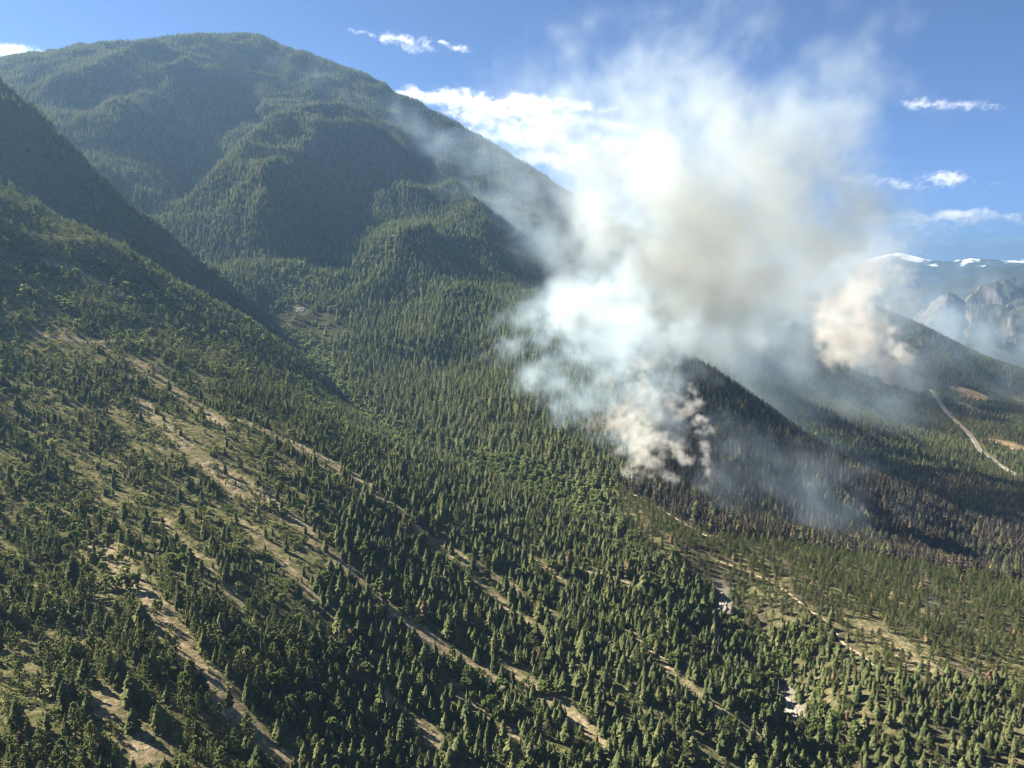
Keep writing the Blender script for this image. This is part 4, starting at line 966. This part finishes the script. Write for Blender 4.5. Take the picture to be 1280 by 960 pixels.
 (617,23719,5144,804.0,0.000897,0.22), (885,23797,5177,494.3,0.000878,0.22), (992,23824,5126,554.8,0.001179,0.22), (1124,23935,5175,737.3,0.001008,0.22), (1321,23720,5098,557.0,0.00121,0.22), (1699,24277,5193,460.4,0.00095,0.22),
 (1707,23525,5080,681.1,0.000581,0.22), (2030,23964,5128,448.9,0.000764,0.22), (2230,24052,5038,478.9,0.000774,0.22), (2396,24408,5175,496.3,0.000624,0.22), (2593,23824,5004,480.2,0.000711,0.22), (2867,23854,5021,645.5,0.000803,0.22),
 (3082,23945,5080,318.3,0.000726,0.22), (3243,24228,5054,459.7,0.000817,0.22), (3390,23500,4870,376.9,0.001056,0.22), (3667,23862,4980,235.2,0.000888,0.22), (-1246,24183,4882,442.3,0.000804,0.25), (-1181,24101,4920,282.2,0.000507,0.25),
 (-855,23934,4769,351.9,0.000826,0.25), (-749,23936,4781,518.5,0.00054,0.25), (-533,23725,4736,722.7,0.000958,0.25), (-278,23876,4699,605.0,0.000637,0.25), (-77,24321,4692,592.8,0.000923,0.25), (190,23912,4630,857.0,0.001054,0.25),
 (225,23612,4622,650.1,0.000611,0.25), (444,24289,4810,657.8,0.000597,0.25), (735,24116,4717,700.5,0.000616,0.25), (805,23666,4542,578.6,0.000748,0.25), (1126,23962,4694,891.0,0.000629,0.25), (1275,23874,4581,977.2,0.000468,0.25),
 (1532,24242,4604,493.9,0.000578,0.25), (1801,23767,4480,705.0,0.00046,0.25), (1890,24573,4564,646.6,0.000593,0.25), (2073,24413,4444,873.3,0.001007,0.25), (2366,23702,4413,523.2,0.000606,0.25), (2465,24217,4462,702.5,0.000446,0.25),
 (2635,23473,4300,776.7,0.000891,0.25), (2985,23730,4407,666.0,0.000614,0.25), (3054,24072,4417,455.5,0.00049,0.25), (3318,24218,4495,597.5,0.000956,0.25), (3536,23621,4324,490.4,0.000635,0.25), (3678,23377,4181,413.5,0.000532,0.25),
 (3788,23611,4291,298.5,0.000626,0.25), (4098,23993,4275,429.8,0.000614,0.25), (186,24520,4184,245.0,0.001609,0.4), (421,23721,4089,508.1,0.001655,0.4), (674,24064,4071,441.7,0.001552,0.4), (766,23767,4056,456.4,0.001523,0.4),
 (1222,24260,4105,577.3,0.001687,0.4), (1340,24229,4075,588.2,0.001674,0.4), (1536,24053,4091,432.3,0.001006,0.4), (1979,23955,3884,492.4,0.000918,0.4), (2078,24117,3937,768.8,0.000978,0.4), (2296,23572,3897,369.4,0.001162,0.4),
 (2540,23705,3810,471.0,0.001472,0.4), (2887,24115,3833,666.4,0.001468,0.4), (3033,23207,3720,575.7,0.000935,0.4), (3320,23584,3794,585.9,0.001333,0.4), (3579,23494,3794,628.1,0.001752,0.4), (3853,23520,3714,466.9,0.001644,0.4),
 (3936,23501,3689,409.6,0.001525,0.4), (4314,23336,3621,382.6,0.001426,0.4)],
[(-9760,15114,4740,123.6,0.003087,0.28), (-9594,14925,4692,122.7,0.002779,0.28), (-9717,15348,4789,169.0,0.002611,0.28), (-9392,14980,4683,111.3,0.002108,0.28), (-9451,15201,4725,154.4,0.002743,0.28), (-9348,15121,4725,229.0,0.00264,0.28),
 (-9381,15372,4788,211.0,0.002358,0.28), (-9352,15333,4753,188.4,0.001398,0.28), (-9269,15357,4753,160.7,0.00282,0.28), (-9131,15277,4740,241.2,0.002201,0.28), (-9253,15638,4822,115.4,0.001541,0.28), (-9257,15766,4858,239.2,0.001975,0.28),
 (-9166,15775,4848,165.4,0.001537,0.28), (-9011,15697,4815,181.0,0.001514,0.28), (-8791,15450,4740,166.3,0.001906,0.28), (-8854,15790,4796,79.2,0.001326,0.28)],]

M_SMOKE = fog_material("wood_smoke", (.74, .87, 1.0), (.55, .53, .46), 0.65, 0.62)
M_TAN = fog_material("dense_tan_smoke", (.93, .95, .96), (.60, .53, .42), 0.55, 0.75)
M_CREAM = fog_material("cream_smoke", (.93, .95, .96), (.6, .55, .48), 0.55, 0.5)
M_VEIL = fog_material("blue_white_smoke", (.62, .81, 1.0), (.55, .55, .55), 0.5, 0.95)
M_THIN = fog_material("thin_blue_smoke", (.55, .76, 1.0), (.55, .55, .55), 0.45, 0.8)
M_CLOUD = fog_material("cloud_water", (1, 1, 1), (.5, .5, .5), 0.3, .25)
def bounds(puffs, k=1.8):
    a = np.array([q[:4] for q in puffs]); return tuple((a[:, :3] - a[:, 3:] * k).min(0)), tuple((a[:, :3] + a[:, 3:] * k).max(0))
o = fog("smoke_plume", (-320, 1500, 300), (1300, 3100, 1500), 11, PLUME, M_SMOKE, 5, warp=.62, wl=420, beta=2.4, rough=.9)
tag(o, "towering pale smoke column drifting above the burning ridge", kind="stuff")
lo, hi = bounds(VEIL, 1.9)
o = fog("smoke_veil", lo, hi, 8, VEIL, M_VEIL, 21, warp=.75, wl=260, beta=2.3, rough=1.0)
tag(o, "pale blue smoke veil drifting off the burning slope above the creek", kind="stuff")
lo, hi = bounds(BASE, 1.6)
o = fog("dense_smoke", lo, hi, 3.3, BASE, M_TAN, 6, warp=.8, wl=90, beta=2.1, rough=.9, crisp=.32)
tag(o, "dense billowing tan and white smoke at the fire front", kind="stuff")
lo, hi = bounds(RIGHT)
o = fog("smoke_plume", lo, hi, 11, RIGHT, M_CREAM, 8, warp=.8, wl=220, beta=2.2, rough=.9, crisp=.22)
tag(o, "smaller tan smoke plume rising beside the valley highway", kind="stuff")
lo, hi = bounds(THIN, 1.9)
o = fog("thin_smoke", lo, hi, 30, THIN, M_THIN, 11, warp=.8, wl=600, beta=2.3, rough=.8)
tag(o, "thin blue smoke sliding across the mountain shoulder", kind="stuff")
lo, hi = bounds(VALLEY, 1.9)
o = fog("thin_smoke", lo, hi, 36, VALLEY, M_THIN, 14, warp=.8, wl=600, beta=2.2, rough=1.0)
tag(o, "thin blue smoke lying over the burnt valley", kind="stuff")
lo, hi = bounds(NEARPUFF, 1.9)
o = fog("smoke_wisp", lo, hi, 3, NEARPUFF, M_THIN, 17, warp=.9, wl=60, beta=2.0, rough=1.3)
tag(o, "faint grey smoke wisp over the pine bench", kind="stuff")
CLOUD_WORDS = ["bright white cloud streak above the mountain shoulder", "thin white cloud streak high in the clear blue sky", "broken row of white clouds above the low cloud bank",
               "pale layered cloud bank above the snowy range", "white cloud bank behind the mountain and the smoke", "small white cloud beyond the left mountain shoulder"]
for i, (puffs, wd) in enumerate(zip(CLOUDS, CLOUD_WORDS)):
    lo, hi = bounds(puffs, 1.9)
    vx = max(28.0, (hi[0] - lo[0]) / 210)
    o = fog("cloud", lo, hi, vx, puffs, M_CLOUD, 40 + 3 * i, warp=.5 if i == 4 else .75, wl=vx * 34, beta=2.1, rough=.5 if i == 4 else .7)
    tag(o, wd, kind="stuff")

def haze_box():
    hx, zb, zt = 46000.0, -27.0, 2350.0
    v = [(sx * hx, sy * hx, z) for z in (zb, zt) for sy in (-1, 1) for sx in (-1, 1)]
    f = [(0, 2, 3, 1), (4, 5, 7, 6), (0, 1, 5, 4), (2, 6, 7, 3), (0, 4, 6, 2), (1, 3, 7, 5)]
    m = bpy.data.materials.new("haze_air"); m.use_nodes = True
    t = m.node_tree; t.nodes.clear()
    pv = t.nodes.new("ShaderNodeVolumePrincipled"); out = t.nodes.new("ShaderNodeOutputMaterial")
    pv.inputs["Color"].default_value = (.135, .235, .385, 1); pv.inputs["Density"].default_value = HAZE; pv.inputs["Anisotropy"].default_value = 0.35
    pv.inputs["Absorption Color"].default_value = (0, 0, 0, 1)
    t.links.new(pv.outputs[0], out.inputs["Volume"])
    o = mesh_obj("haze", v, f, m); tag(o, "thin blue haze filling the valley air", kind="stuff")
HAZE = 5.3e-5
haze_box()

# ------------------------------------------------------------------ render settings
cy = scene.cycles
cy.max_bounces = 9
cy.diffuse_bounces = 2
cy.glossy_bounces = 1
cy.transmission_bounces = 2
cy.volume_bounces = 6
cy.use_denoising = True
cy.filter_width = 1.1
